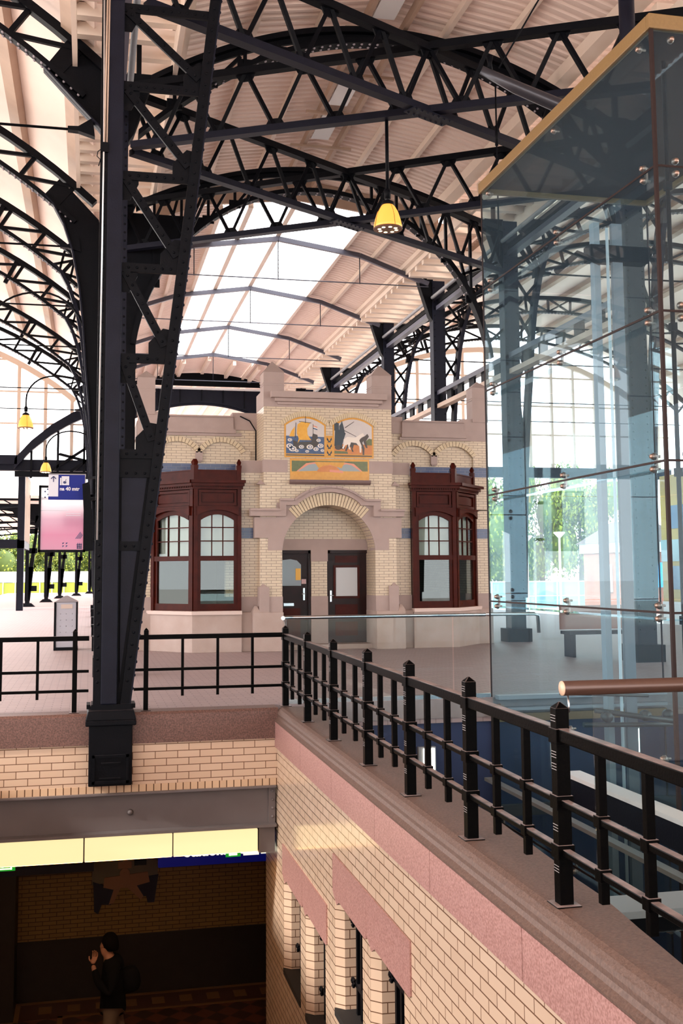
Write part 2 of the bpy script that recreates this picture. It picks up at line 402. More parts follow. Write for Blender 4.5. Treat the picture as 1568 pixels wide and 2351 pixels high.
FLOORT = bpy.data.materials.new('patterned_underpass_tiles'); FLOORT.use_nodes = True
t = FLOORT.node_tree; b = t.nodes['Principled BSDF']; b.inputs['Roughness'].default_value = 0.4
g = t.nodes.new('ShaderNodeNewGeometry'); mp = t.nodes.new('ShaderNodeMapping'); mp.inputs['Rotation'].default_value = (0, 0, PI / 4)
ck = t.nodes.new('ShaderNodeTexChecker'); ck.inputs['Scale'].default_value = 4.2
ck.inputs['Color1'].default_value = (0.16, 0.055, 0.028, 1); ck.inputs['Color2'].default_value = (0.06, 0.028, 0.018, 1)
t.links.new(g.outputs['Position'], mp.inputs[0]); t.links.new(mp.outputs[0], ck.inputs['Vector']); t.links.new(ck.outputs[0], b.inputs['Base Color'])
m = MB(); m.box(-8, 8, 11.4, 17.2, -4.75, -4.6); struct(m.build('floor_underpass', FLOORT))
BORD = mat('ochre_floor_border', (0.26, 0.14, 0.05), 0.4); BORDD = mat('brown_floor_border', (0.10, 0.04, 0.025), 0.4)
m = MB(); m.box(-0.95, 8, 16.3, 16.98, -4.6, -4.597)
m.box(-3, -0.95, 15.6, 16.4, -4.6, -4.597)
struct(m.build('floor_underpass_border', BORDD))
m = MB(); m.box(-0.9, 8, 16.88, 16.95, -4.597, -4.594); m.box(-0.35, 8, 16.30, 16.36, -4.597, -4.594)
m.box(-0.95, -0.88, 16.2, 16.95, -4.597, -4.594); m.box(-0.35, -0.28, 15.6, 16.36, -4.597, -4.594); m.box(-3, -0.9, 16.2, 16.27, -4.597, -4.594); m.box(-3, -0.3, 15.6, 15.66, -4.597, -4.594)
for i in range(16): m.box(-0.62 + i * 0.4, -0.44 + i * 0.4, 16.5, 16.74, -4.597, -4.593)
for i in range(4): m.box(-0.75 - i * 0.4, -0.55 - i * 0.4, 15.85, 16.05, -4.597, -4.593)
struct(m.build('floor_underpass_edging', BORD))
m = MB(); m.box(-0.95, 8, 17.0, 17.2, -3.75, -1.4); struct(m.build('wall_underpass', TILEY))
m = MB(); m.box(-0.95, 8, 16.97, 17.2, -4.6, -3.75); m.box(-8, -0.95, 16.3, 17.2, -4.6, -1.4)
struct(m.build('wall_underpass_base', mat('dark_brown_wainscot', (0.022, 0.016, 0.013), 0.45, noise=(9, 0.3, (0.014, 0.010, 0.008)))))
m = MB(); m.box(-8, 8, 13.3, 17.2, -1.5, -1.36); struct(m.build('ceiling_underpass', DGREY))
m = MB(); m.box(-8.2, -8, 11.4, 17.2, -4.7, -1.4); m.box(8, 8.2, 13.85, 17.2, -4.7, -1.4); m.box(-8, -2.6, 13.3, 13.5, -4.6, -1.4); m.box(SX + 0.45, 8, 13.6, 13.85, -4.6, -1.4)
struct(m.build('wall_underpass_ends', TILEY))
# steel beam over the opening
t_ = thing('steel_beam', 'long grey steel beam with bolted end plate under the cream tiles', 'beam', (0, 13.1, -1.36))
m = MB(); m.box(-2.4, SX - 0.06, 13.06, 13.09, -1.345, -0.92)
m.lathe([(0.035, 0), (0.035, 0.03), (0.012, 0.035), (0.012, 0.045)][::-1] and [(0.035, -0.03), (0.02, -0.045), (0.0, -0.05)], (0.5, 13.06, -1.14), 10, 'y')
m.build('web', BEAMP, t_)
m = MB(); m.box(-2.4, SX - 0.02, 12.94, 13.2, -0.925, -0.905); m.build('top_flange', BEAMP, t_)
m = MB(); m.box(-2.4, SX - 0.02, 12.92, 13.25, -1.375, -1.345); m.build('bottom_flange', BEAMP, t_)
m = MB(); m.box(SX - 0.10, SX - 0.02, 13.035, 13.06, -1.345, -0.925)
for k in range(4): m.rivet((SX - 0.05, 13.035, -1.28 + 0.1 * k), (0, -1, 0), 0.02)
m.build('end_plate', BEAMP, t_)
m = MB(); m.box(2.0, SX - 0.03, 13.0, 13.3, -1.68, -1.375); m.build('bracket', BEAMP, t_)
WARML = mat('orange_underglow', (.5, .4, .28), .5, emit=((1.0, .50, .14), 4.5))
for (x0, x1, nm) in ((-2.04, -1.03, 'leftmost, cut by the photo edge'), (-1.025, -0.02, 'left of the iron pedestal'), (-0.012, 0.987, 'right below the iron pedestal'), (0.995, 1.985, 'nearest the tiled side wall')):
    t_ = thing('light_box', 'glowing warm light box under the grey beam, ' + nm, 'lamp', ((x0 + x1) / 2, 13.03, -1.66), 'light boxes under the steel beam')
    m = MB(); m.box(x0 + .004, x1 - .004, 12.975, 13.02, -1.655, -1.40); m.build('diffuser', WARM, t_, 0.004)
    m = MB(); m.box(x0, x1, 13.02, 13.14, -1.665, -1.378); m.build('housing', BEAMP, t_)
    MB().box(x0 + .01, x1 - .01, 13.03, 13.13, -1.672, -1.665).build('added_underglow', WARML, t_)  # unseen glowing panel added beneath each box to light the underpass

# ------------------------------------------------------------------ lift pit on the right
m = MB(); m.box(2.70, 9.2, 13.36, 13.56, -4.0, -0.24); struct(m.build('wall_pit_far', BLUEW))
m = MB(); m.box(9.0, 9.2, 2.4, 13.36, -4.0, -0.0); struct(m.build('wall_pit_right', BLUEW))
m = MB(); m.box(2.50, 2.52, 2.4, 13.36, -4.0, -0.25); struct(m.build('wall_pit_left', DARK))
m = MB(); m.box(2.5, 9.2, 2.3, 2.5, -4.0, 0.0); struct(m.build('wall_pit_near', DGREY))
m = MB(); m.box(2.7, 9.2, 2.4, 13.36, -4.2, -4.0); struct(m.build('floor_pit', DGREY))
m = MB(); m.box(2.66, 9.0, 13.28, 13.42, -0.24, -0.005); struct(m.build('trim_5', SLAB))

# ------------------------------------------------------------------ roofs
def corr(y0, y1, pitch, amp, prof2, name, matr, kind='ceiling'):
    """corrugated sheet: ribs run across, prof2 = [(x, z)]"""
    m = MB(); ys = []; y = y0
    while y < y1:
        for f, h in ((0, 0), (0.35, 0), (0.5, amp), (0.85, amp)): ys.append((y + f * pitch, h))
        y += pitch
    n = len(prof2); vs = []; fs = []
    for (y, h) in ys:
        for (x, z) in prof2: vs.append((x, y, z + h))
    for k in range(len(ys) - 1):
        for i in range(n - 1): fs.append((k * n + i, k * n + i + 1, (k + 1) * n + i + 1, (k + 1) * n + i))
    m.add(vs, fs)
    return struct(m.build(name, matr))
NEAR = [(NX - 3.75, 10.75), (NX - 2.3, 11.2), (NX, 11.55), (NX + 2.3, 11.2), (NX + 3.75, 10.75)]
FAR = [(NX - 3.75, 10.25), (NX - 2.35, 10.72), (NX - 1.85, 10.80), (NX, 11.08), (NX + 1.85, 10.80), (NX + 2.35, 10.72), (NX + 3.75, 10.25)]
corr(-70.0, 26.2, 0.21, 0.035, NEAR, 'ceiling_near', DECK)
corr(26.2, 50, 0.21, 0.03, FAR[:3], 'ceiling_far_left', DECK)
corr(26.2, 50, 0.21, 0.03, FAR[4:], 'ceiling_far_right', DECK)
m = MB()                                                 # end of the higher near roof above the skylight
m.band([(x, z + 0.02) for x, z in NEAR], [(NX - 3.75, 10.2), (NX - 2.3, 10.74), (NX, 11.0), (NX + 2.3, 10.74), (NX + 3.75, 10.2)], 'y', 26.15, 26.22)
struct(m.build('trim_6', PURLB))
# joisted strips along both column rows
for sgn in (-1, 1):
    x0, x1 = sorted((NX + sgn * 3.7, NX + sgn * 5.35))
    m = MB()
    y = 5.0
    while y < 50:
        zt = 10.62 if y < 26.2 else 10.12
        m.box(x0, x1, y, y + 0.17, zt - 0.22, zt); y += 0.62
    m.box(x0 - .04, x0 + .04, 5, 50, 10.02, 10.28); m.box(x1 - .04, x1 + .04, 5, 50, 10.02, 10.5)
    struct(m.build('ceiling_joists_' + ('left' if sgn < 0 else 'right'), PURL))
    corr(-70.0, 26.2, 0.21, 0.03, [(x0 - .1, 11.0), (x1 + .1, 11.0)], 'ceiling_strip_near_' + ('left' if sgn < 0 else 'right'), DECK)
    corr(26.2, 50, 0.21, 0.03, [(x0 - .1, 10.62), (x1 + .1, 10.62)], 'ceiling_strip_far_' + ('left' if sgn < 0 else 'right'), DECK)
# purlins under the middle roof
def znear(x):
    for (a, b) in zip(NEAR[:-1], NEAR[1:]):
        if a[0] <= x <= b[0]: return a[1] + (b[1] - a[1]) * (x - a[0]) / (b[0] - a[0])
def zfar(x):
    for (a, b) in zip(FAR[:-1], FAR[1:]):
        if a[0] <= x <= b[0]: return a[1] + (b[1] - a[1]) * (x - a[0]) / (b[0] - a[0])
def purlin(x, y0, y1, z, w, h, nm):
    o = MB().box(x - w / 2, x + w / 2, y0, y1, z - h, z).build('trim_' + nm, PURL); struct(o)
for i, x in enumerate((NX - 3.5, NX - 2.3, NX - 1.15, NX + 1.15, NX + 2.2)): purlin(x, -70, 26.1, znear(x) - 0.005, 0.09, 0.14, '7')
purlin(NX + 3.45, -70, 26.1, znear(NX + 3.45) - 0.01, 0.30, 0.24, '8')
for i, x in enumerate((NX - 3.6, NX - 2.75, NX - 1.9, NX - 1.15, NX, NX + 1.9, NX + 2.75, NX + 3.6)): purlin(x, 26.3, 50, zfar(x) - 0.005, 0.10 if abs(x - NX) > 1.5 else 0.13, 0.13, '9')
# ridge ventilator along the near roof
m = MB(); m.box(NX - 0.42, NX - 0.34, 5, 26, 11.25, 11.42); m.box(NX + 0.34, NX + 0.42, 5, 26, 11.25, 11.42)
for y in (12.5, 14.2, 16.0, 17.8, 19.6, 21.4, 23.2): m.box(NX - 0.7, NX + 0.7, y, y + 0.07, 11.2, 11.26)
struct(m.build('trim_10', PURLB))
for y in (14.3, 16.1, 19.7, 21.5):
    struct(MB().box(NX - 0.3, NX + 0.1, y + 0.1, y + 1.4, 11.27, 11.29).build('trim_11', WHITE))
# the glazed ridge: panes and fine bars
for sgn in (-1, 1):
    m = MB(); m.add([(NX, 26.25, 11.06), (NX + sgn * 1.85, 26.25, 10.78), (NX + sgn * 1.85, 46.5, 10.78), (NX, 46.5, 11.06)], [(0, 1, 2, 3)])
    struct(m.build('window_skylight', GLASSS))
m = MB(); y = 26.25
while y < 46.5:
    for sgn in (-1, 1): m.bar((NX, y, 11.075), (NX + sgn * 1.85, y, 10.795), 0.012, 0.02)
    y += 0.4
struct(m.build('window_skylight_bars', PURL))
corr(46.5, 82, 0.21, 0.03, FAR[2:5], 'ceiling_far_end', DECK)
corr(50, 82, 0.21, 0.03, FAR[:3], 'ceiling_end_left', DECK); corr(50, 82, 0.21, 0.03, FAR[4:], 'ceiling_end_right', DECK)
m = MB()
for x in (NX - 3.2, NX - 2.2, NX - 1.1, NX, NX + 1.1, NX + 2.2, NX + 3.2): m.box(x - .07, x + .07, 46.6, 82, zfar(x) - 0.22, zfar(x) - 0.02)
struct(m.build('trim_12', PURL))

# arched roofs of the two side halls
HR = 14.0; HZ = -0.8; HX = -9.37
def hall(sgn, nm):
    def mx(x): return x if sgn < 0 else 2 * NX - x
    A = [(mx(x), z) for x, z in arc(HX, HZ, HR + 0.72, HR + 0.72, math.radians(50.5), math.radians(132), 30)]
    Bc = [(mx(x), z) for x, z in arc(HX, HZ, HR + 0.66, HR + 0.66, math.radians(50.5), math.radians(132), 30)]
    m = MB().band(A, Bc, 'y', -70, 50); struct(m.build('ceiling_hall_' + nm, DECK))
    m = MB()
    for k in range(13):
        a = math.radians(52 + k * 6.0); 
        p = (mx(HX + (HR + .54) * math.cos(a)), HZ + (HR + .54) * math.sin(a))
        u = Vector((p[0] - mx(HX), 0, p[1] - HZ))
        m.bar((p[0], 5, p[1]), (p[0], 50, p[1]), 0.26, 0.22, up=u)
    struct(m.build('trim_hall_' + nm, PURLB))
    # glazed screen closing the hall at its far end
    YE = 50.2; m = MB()
    In = [(mx(x), z) for x, z in arc(HX, HZ, HR - 0.7, HR - 0.7, math.radians(50), math.radians(130), 30)]
    In2 = [(mx(x), z) for x, z in arc(HX, HZ, HR - 0.45, HR - 0.45, math.radians(50), math.radians(130), 30)]
    m.band(In2, In, 'y', YE - 0.1, YE + 0.1)
    k = 0; x = 0.3
    while x > -18.6:
        r = HR - 0.6; zt = HZ + math.sqrt(max(r * r - (x - HX) ** 2, 0.1))
        w = 0.075
        m.box(mx(x) - w, mx(x) + w, YE - 0.08, YE + 0.08, 6.3 if k % 2 == 0 or True else 6.3, zt); x -= 1.17; k += 1
    for z in (8.4, 9.85, 11.3): 
        hx = math.sqrt((HR - .6) ** 2 - (z - HZ) ** 2); m.box(*sorted((mx(HX - hx), mx(HX + hx))), YE - 0.05, YE + 0.05, z - 0.035, z + 0.035)
    o = struct(m.build('window_' + ('1' if sgn < 0 else '2'), CREAM))
    m = MB(); m.box(*sorted((mx(0.4), mx(-19))), YE - 0.2, YE + 0.2, 6.25, 6.75); struct(m.build('trim_screen_' + nm, IRON2))
    return o
hall(-1, 'left'); hall(1, 'right')
# ------------------------------------------------------------------ the big riveted column in front
LX, RXW = 0.35, 9.65                                     # column rows left and right
YC = [12.95, 17.8, 23.7, 29.1, 34.4, 42.4, 47.8]
t_ = thing('cast_iron_pedestal', 'black cast iron pedestal with sunken panels carrying the big riveted column', 'pedestal', (0.26, 12.95, -0.8))
m = MB(); m.box(0.02, 0.51, 12.84, 13.35, -0.80, -0.06); m.build('body', IRON, t_, 0.012)
m = MB(); m.pyramid(-0.02, 0.55, 12.78, 13.35, -0.06, 0.05, 0.9); m.box(-0.02, 0.55, 12.78, 13.35, -0.12, -0.06); m.build('cap', IRON, t_, 0.012)
m = MB()
for (a, b, c, d) in ((0.06, 0.47, -0.48, -0.45), (0.06, 0.47, -0.77, -0.74), (0.06, 0.09, -0.77, -0.45), (0.44, 0.47, -0.77, -0.45), (0.16, 0.38, -0.55, -0.535), (0.14, 0.38, -0.72, -0.705)):
    m.box(a, b, 12.815, 12.845, c, d)
m.build('panel', IRON, t_)
m = MB(); m.box(-0.01, 0.035, 13.0, 13.3, 0.05, 0.10); m.box(0.5, 0.545, 13.0, 13.3, 0.05, 0.10); m.box(0.04, 0.50, 12.9, 13.3, 0.05, 0.11); m.build('base_plate', IRON, t_)

def xr(z): return 0.488 + 0.1225 * (z - 0.1) if z < 6 else 1.211 + 0.112 * (z - 6)
t_ = thing('riveted_column', 'tall riveted black iron column with tapering lattice side, standing on the stairwell pedestal', 'column', (0.26, 12.95, 0.11))
ZT = 9.0
m = MB(); m.box(0.145, 0.33, 12.88, 13.2, 0.11, ZT); m.build('flange', IRON2, t_, 0.012)
m = MB(); m.box(0.06, 0.145, 12.90, 13.18, 0.11, ZT); m.rivets((0.105, 12.90, 0.3), (0.105, 12.90, ZT), 0.13, (0, -1, 0), 0.02); m.build('side_angle', IRON, t_)
m = MB(); m.prism([(0.33, 0.11), (xr(0.11) - 0.02, 0.11), (xr(3.05) - 0.03, 3.05), (0.33, 3.05)], 'y', 12.99, 13.03); m.build('web_plate', IRON, t_)
m = MB(); m.prism([(0.36, 0.3), (xr(0.3) - 0.16, 0.3), (xr(2.9) - 0.16, 2.9), (0.36, 2.9)], 'y', 12.975, 12.992)
m.build('stiffener_plate', IRON2, t_)
m = MB(); m.prism([(xr(0.11) - 0.12, 0.11), (xr(0.11) - 0.015, 0.11), (xr(6) - 0.015, 6.0), (xr(ZT) - .015, ZT), (xr(ZT) - 0.14, ZT), (xr(6) - 0.14, 6.0)], 'y', 12.93, 12.965)
for (a, b) in ((0.3, 6.0), (6.0, ZT)): m.rivets((xr(a) - 0.075, 12.93, a), (xr(b) - 0.075, 12.93, b), 0.14, (0, -1, 0), 0.02)
m.build('inclined_angle', IRON, t_)
m = MB(); m.bar((xr(0.11) - 0.008, 13.06, 0.11), (xr(6) - 0.008, 13.06, 6.0), 0.26, 0.02, up=(1, 0, 0)); m.bar((xr(6) - 0.008, 13.06, 6.0), (xr(ZT) - 0.008, 13.06, ZT), 0.26, 0.02, up=(1, 0, 0))
for (a, b) in ((0.2, 6.0), (6.0, ZT)): m.rivets((xr(a), 12.98, a), (xr(b), 12.98, b), 0.15, (1, 0, -0.1), 0.022)
m.build('cover_plate', IRON2, t_)
levels = [3.02, 4.17, 5.28, 6.42, 7.55, 8.55]
for i, z in enumerate(levels + [1.93]):
    m = MB(); h = 0.055
    x1 = xr(z) - 0.03
    m.box(0.33, x1, 12.945, 12.985, z - h, z + h)
    m.rivets((0.36, 12.945, z), (x1 - 0.03, 12.945, z), 0.095, (0, -1, 0), 0.02)
    if i == 0:
        m.box(0.33, x1 - .02, 12.945, 12.985, z - 0.28, z - 0.18); m.rivets((0.36, 12.945, z - .23), (x1 - 0.03, 12.945, z - .23), 0.095, (0, -1, 0), 0.02)
        m.box(0.33, x1 - .02, 12.97, 12.985, z - 0.28, z + 0.05)
    m.build('crossbar', IRON, t_)
for z0, z1 in zip(levels[:-1], levels[1:]):
    m = MB(); p = Vector((0.37, 12.96, z1 - 0.05)); q = Vector((xr(z0) - 0.14, 12.96, z0 + 0.16))
    m.bar(p, q, 0.105, 0.035, up=(0, 1, 0)) if False else m.bar(p, q, 0.04, 0.10, up=(0, 0, 1))
    m.rivets(p - Vector((0, 0.02, 0)), q - Vector((0, .02, 0)), 0.12, (0, -1, 0), 0.02)
    m.build('diagonal_brace', IRON, t_)
    m = MB(); x1 = xr(z0) - 0.03
    m.prism([(x1 - 0.30, z0 + 0.05), (x1 - .02, z0 + 0.05), (x1 + 0.0, z0 + 0.36), (x1 - 0.13, z0 + 0.38), (x1 - 0.30, z0 + 0.20)], 'y', 12.965, 12.98)
    m.build('gusset', IRON, t_)
    m = MB(); m.prism([(0.33, z1 + 0.02), (0.33, z1 - 0.30), (0.42, z1 - 0.30), (0.52, z1 - 0.10), (0.52, z1 + .02)], 'y', 12.965, 12.98); m.build('gusset', IRON, t_)
t2 = thing('conduit_pipe', 'thin bright conduit pipe running up the left edge of the riveted column', 'pipe', (0.075, 12.9, 0.5))
m = MB(); m.tube([(0.085, 12.875, 2.0), (0.10, 12.875, 6.8), (0.08, 12.87, 9.0)], 0.011, 6); m.build('galvanised_tube', mat('galvanised_tube', (0.62, 0.60, 0.60), 0.35, metal=0.7), t2)
m = MB(); m.tube([(0.105, 12.872, 6.75), (0.125, 12.87, 9.0)], 0.012, 6); m.tube([(0.135, 12.872, 6.75), (0.15, 12.87, 9.0)], 0.010, 6); m.build('beige_cable', PURLB, t2)
m = MB(); m.box(0.07, 0.16, 12.86, 12.9, 6.66, 6.78); m.tube([(0.08, 12.87, 6.70), (0.03, 12.87, 6.66), (0.02, 12.87, 6.6), (0.06, 12.87, 6.56), (0.04, 12.87, 6.48)], 0.006, 5); m.build('clip', IRON, t2)

# ------------------------------------------------------------------ other columns: post, curved hall spandrel, nave knee
INS = [(0.10, 1.0), (0.06, 2.3), (-0.01, 4.1), (-0.07, 5.05), (-0.155, 6.0), (-0.235, 7.06), (-0.32, 7.83), (-0.47, 8.6), (-0.665, 9.2), (-0.90, 9.64), (-1.09, 9.83)]
OUTS = [(0.20, 1.0), (0.20, 2.3), (0.20, 4.1), (0.20, 5.05), (0.2, 6.0), (0.2, 7.06), (0.2, 7.83), (0.2, 8.6), (0.1, 9.35), (-0.5, 9.98), (-0.76, 10.22)]
def ell_(x): return 6.0 + 4.30 * math.sqrt(max(0.0, 1 - (x / 4.12) ** 2))
def outer_(x): return 10.87 - 1.07 * (x / 4.1) ** 2
def column(side, y, label, far, nave_knee=True):
    s = -1 if side == 'left' else 1
    def X(x): return x if s < 0 else 2 * NX - x
    t_ = thing('hall_column', label, 'column', (X(LX), y, 0), 'columns in the rows beside the middle roof')
    a, b = sorted((X(0.17), X(0.53)))
    MB().box(a, b, y - 0.17, y + 0.17, 0.3, 9.9).build('shaft', IRON2, t_)
    m = MB().box(a - 0.1, b + 0.1, y - 0.27, y + 0.27, 0, 0.3); m.build('base', IRON, t_)
    m = MB()
    for q in (X(0.21), X(0.49)): m.rivets((q, y - 0.17, 0.5), (q, y - 0.17, 9.8), 0.2 if far else 0.14, (0, -1, 0), 0.022)
    m.build('rivets', IRON, t_)
    if s < 0 and y < 20:                                 # the column behind the riveted one only carries a short plate
        II = [(0.18, 8.80), (0.04, 8.99), (-0.32, 9.36), (-0.86, 9.93)]; OO = [(0.20, 10.05), (0.1, 10.1), (-0.15, 10.35), (-0.42, 10.56)]
    else: II, OO = INS, OUTS
    if s < 0 and y < 26:
        m = MB().band([(X(p), z) for p, z in II], [(X(p), z) for p, z in OO], 'y', y - 0.02, y + 0.02); m.build('spandrel', IRON, t_)
    else:                                                # right row: open lattice between post and curved rib
        for (i, j) in ((2, 4), (4, 5), (5, 6), (6, 7), (7, 8), (8, 9), (9, 10)):
            a_, b_ = INS[i], OUTS[j]
            MB().bar((X(a_[0]), y, a_[1]), (X(b_[0]), y, b_[1]), 0.06, 0.06, up=(0, 1, 0)).build('brace', IRON, t_)
            a_, b_ = INS[j], OUTS[i]
            MB().bar((X(a_[0]), y, a_[1]), (X(b_[0]), y, b_[1]), 0.06, 0.06, up=(0, 1, 0)).build('brace', IRON, t_)
    m = MB(); ins2 = [(X(p + (0.035 if s < 0 and y < 26 else .10)), z) for p, z in II]
    m.band([(X(p), z) for p, z in II], ins2, 'y', y - 0.13, y + 0.13); m.build('spandrel_edge', IRON2, t_)
    m = MB(); m.prism([(X(0.5), 9.95), (X(0.95), 9.95), (X(0.88), 9.7), (X(0.62), 8.9), (X(0.5), 8.7)], 'y', y - 0.12, y + 0.12); m.build('bracket', IRON, t_)
    m = MB(); m.box(*sorted((X(0.66), X(0.74))), y - 0.05, y + 0.05, 9.95, 10.5); m.build('stub_post', IRON, t_)
    return t_
ordl = ['first', 'second', 'third', 'fourth', 'fifth', 'sixth']
for i, y in enumerate(YC[1:]):
    column('left', y, f'black iron column in the left row, {ordl[i]} behind the big riveted column', i > 1)
for i, y in enumerate(YC):
    column('right', y, f'black iron column in the right row, {["seen through the right edge of the glass shaft", "seen through the middle of the glass shaft", "seen through the left edge of the glass shaft", "rising behind the right parapet of the pavilion", "rising behind the right centre pillar of the pavilion", "seen between the two centre pillars of the pavilion", "farthest, at the end of the row"][i]}', i > 1)

# ------------------------------------------------------------------ arches of the middle roof
def nave_arch(y, label, flat=False):
    outer = (lambda x: 11.2 - .075 * x * x) if flat else outer_
    ell = (lambda x: 10.92 - .11 * x * x) if flat else ell_
    t_ = thing('roof_arch', label, 'roof arch', (NX, y, 9.9), 'iron arches of the middle roof')
    xs = [-4.1 + 8.2 * i / 44 for i in range(45)]
    m = MB().band([(NX + x, outer(x)) for x in xs], [(NX + x, outer(x) - 0.10) for x in xs], 'y', y - 0.14, y + 0.14); m.build('outer_chord', IRON, t_)
    m = MB().band([(NX + x, outer(x) - 0.02) for x in xs], [(NX + x, outer(x) - 0.20) for x in xs], 'y', y - 0.03, y + 0.03); m.build('outer_web', IRON, t_)
    ths = [math.radians(8 + 164 * i / 60) for i in range(61)]
    if flat:
        xf = [4.3 - 8.6 * i / 60 for i in range(61)]; I = [(NX + x, ell(x)) for x in xf]; I2 = [(NX + x, ell(x) + .10) for x in xf]
    else:
        I = [(NX + 4.12 * math.cos(a), 6.0 + 4.30 * math.sin(a)) for a in ths]; I2 = [(NX + 4.24 * math.cos(a), 6.0 + 4.40 * math.sin(a)) for a in ths]
    m = MB().band(I2, I, 'y', y - 0.12, y + 0.12)
    m.build('inner_chord', IRON, t_)
    m = MB()                                             # bolted soffit plate
    for k in range(8, 53):
        a = ths[k]
        for s in (-1, 1): m.rivet((I[k][0], y + .06 * s, I[k][1] - .006), (-math.cos(a) * .6, 0, -math.sin(a)), 0.025)
    tag(m.build('rivets', PLATE, t_), kind='stuff')
    for k, x in enumerate((-3.7, -3.1, -2.5, -1.9, -1.3, 1.3, 1.9, 2.5, 3.1, 3.7)):
        x2 = x + (0.32 if x < 0 else -0.32)
        MB().bar((NX + x, y, ell(x) + 0.05), (NX + x, y, outer(x) - 0.15), 0.06, 0.08, up=(0, 1, 0)).build('web_post', IRON, t_)
        if abs(x) > 1.5: MB().bar((NX + x, y, ell(x) + 0.05), (NX + x2 + (0.2 if x < 0 else -0.2), y, outer(x2) - 0.15), 0.06, 0.07, up=(0, 1, 0)).build('web_diagonal', IRON, t_)
        MB().box(NX + x - 0.13, NX + x + 0.13, y - 0.02, y + 0.02, ell(x) + 0.02, ell(x) + 0.2).build('gusset', IRON, t_)
    for s in (-1, 1) if not flat else ():
        m = MB(); pts = [(NX + s * 4.12 * math.cos(a), 6.0 + 4.30 * math.sin(a)) for a in [math.radians(v) for v in range(8, 60, 4)]]
        pts2 = [(NX + s * 4.62, z) for (x, z) in pts]
        if s > 0:
            for k in range(1, len(pts) - 4, 2):
                MB().bar((pts[k][0], y, pts[k][1]), (pts2[k + 1][0], y, pts2[k + 1][1] + .25), .06, .07, up=(0, 1, 0)).build('spandrel_brace', IRON, t_)
            continue
        m.band(pts, pts2, 'y', y - 0.015, y + 0.015); m.build('spandrel_web', IRON, t_)
        m = MB().band([(NX + s * 4.07, 2.6), (NX + s * 4.12 * math.cos(math.radians(8)), 6.6)], [(NX + s * 4.6, 2.4), (NX + s * 4.6, 6.6)], 'y', y - 0.015, y + 0.015); m.build('foot_web', IRON, t_)
nave_arch(YC[1], 'nearer of the two black lattice arches under the pink roof, partly behind the column', True)
nave_arch(YC[2], 'farther black lattice arch, just in front of the bright glazed roof ridge')

# ------------------------------------------------------------------ lattice girders crossing the bays diagonally
def cross_truss(p, q, label, plate):
    p = Vector(p); q = Vector(q); d = q - p; L = d.length; u = d.normalized(); D = 1.02
    t_ = thing('lattice_girder', label, 'girder', tuple((p + q) / 2), 'lattice girders crossing under the middle roof')
    MB().bar(p, q, 0.16, 0.11).build('bottom_chord', PLATE if False else IRON2, t_)
    up = Vector((0, 0, D)); MB().bar(p + up, q + up, 0.15, 0.12).build('top_chord', IRON, t_)
    n = 10
    for i in range(n):
        a = p + d * (i / n); c = p + d * ((i + 0.5) / n); e = p + d * ((i + 1) / n)
        MB().bar(a + up, c, 0.06, 0.075, up=(0, 1, 0)).build('web_bar', IRON, t_); MB().bar(c, e + up, 0.06, 0.075, up=(0, 1, 0)).build('web_bar', IRON, t_)
        m = MB(); w = d.cross(Vector((0, 0, 1))).normalized() * 0.012
        vs = [c + u * a_ + Vector((0, 0, b_)) + w * s_ for s_ in (-1, 1) for (a_, b_) in ((-0.17, 0.05), (0.17, 0.05), (0.10, 0.17), (-0.10, 0.17))]
        m.add(vs, [(0, 1, 2, 3), (7, 6, 5, 4), (0, 4, 5, 1), (1, 5, 6, 2), (2, 6, 7, 3), (3, 7, 4, 0)])
        m.build('gusset', IRON, t_); m = MB()
        vs = [e + up + u * a_ + Vector((0, 0, -b_)) + w * s_ for s_ in (-1, 1) for (a_, b_) in ((-0.17, 0.05), (0.17, 0.05), (0.10, 0.17), (-0.10, 0.17))]
        m.add(vs, [(0, 1, 2, 3), (7, 6, 5, 4), (0, 4, 5, 1), (1, 5, 6, 2), (2, 6, 7, 3), (3, 7, 4, 0)])
        m.build('gusset', IRON, t_)
    if plate:
        c = (p + q) / 2; m = MB(); m.bar(c - u * 0.42 - Vector((0, 0, .07)), c + u * 0.42 - Vector((0, 0, .07)), 0.26, 0.02)
        for i in range(7):
            for s_ in (-1, 1): m.rivet(c + u * (-0.36 + 0.12 * i) + u.cross(Vector((0, 0, 1))) * 0.09 * s_ - Vector((0, 0, 0.08)), (0, 0, -1), 0.025)
        m.build('splice_plate', IRON2, t_)
for i in (0, 1):
    y0, y1 = YC[i], YC[i + 1]; nm = ('nearer', 'farther')[i]; zb = 8.68
    cross_truss((LX + .25, y0 + .12, zb), (RXW - .2, y1 - .1, zb), f'black lattice girder crossing the {nm} roof bay, near left to far right', True)
    cross_truss((LX + .25, y1 - .1, zb + .02), (RXW - .2, y0 + .12, zb + .02), f'black lattice girder crossing the {nm} roof bay, far left to near right', False)

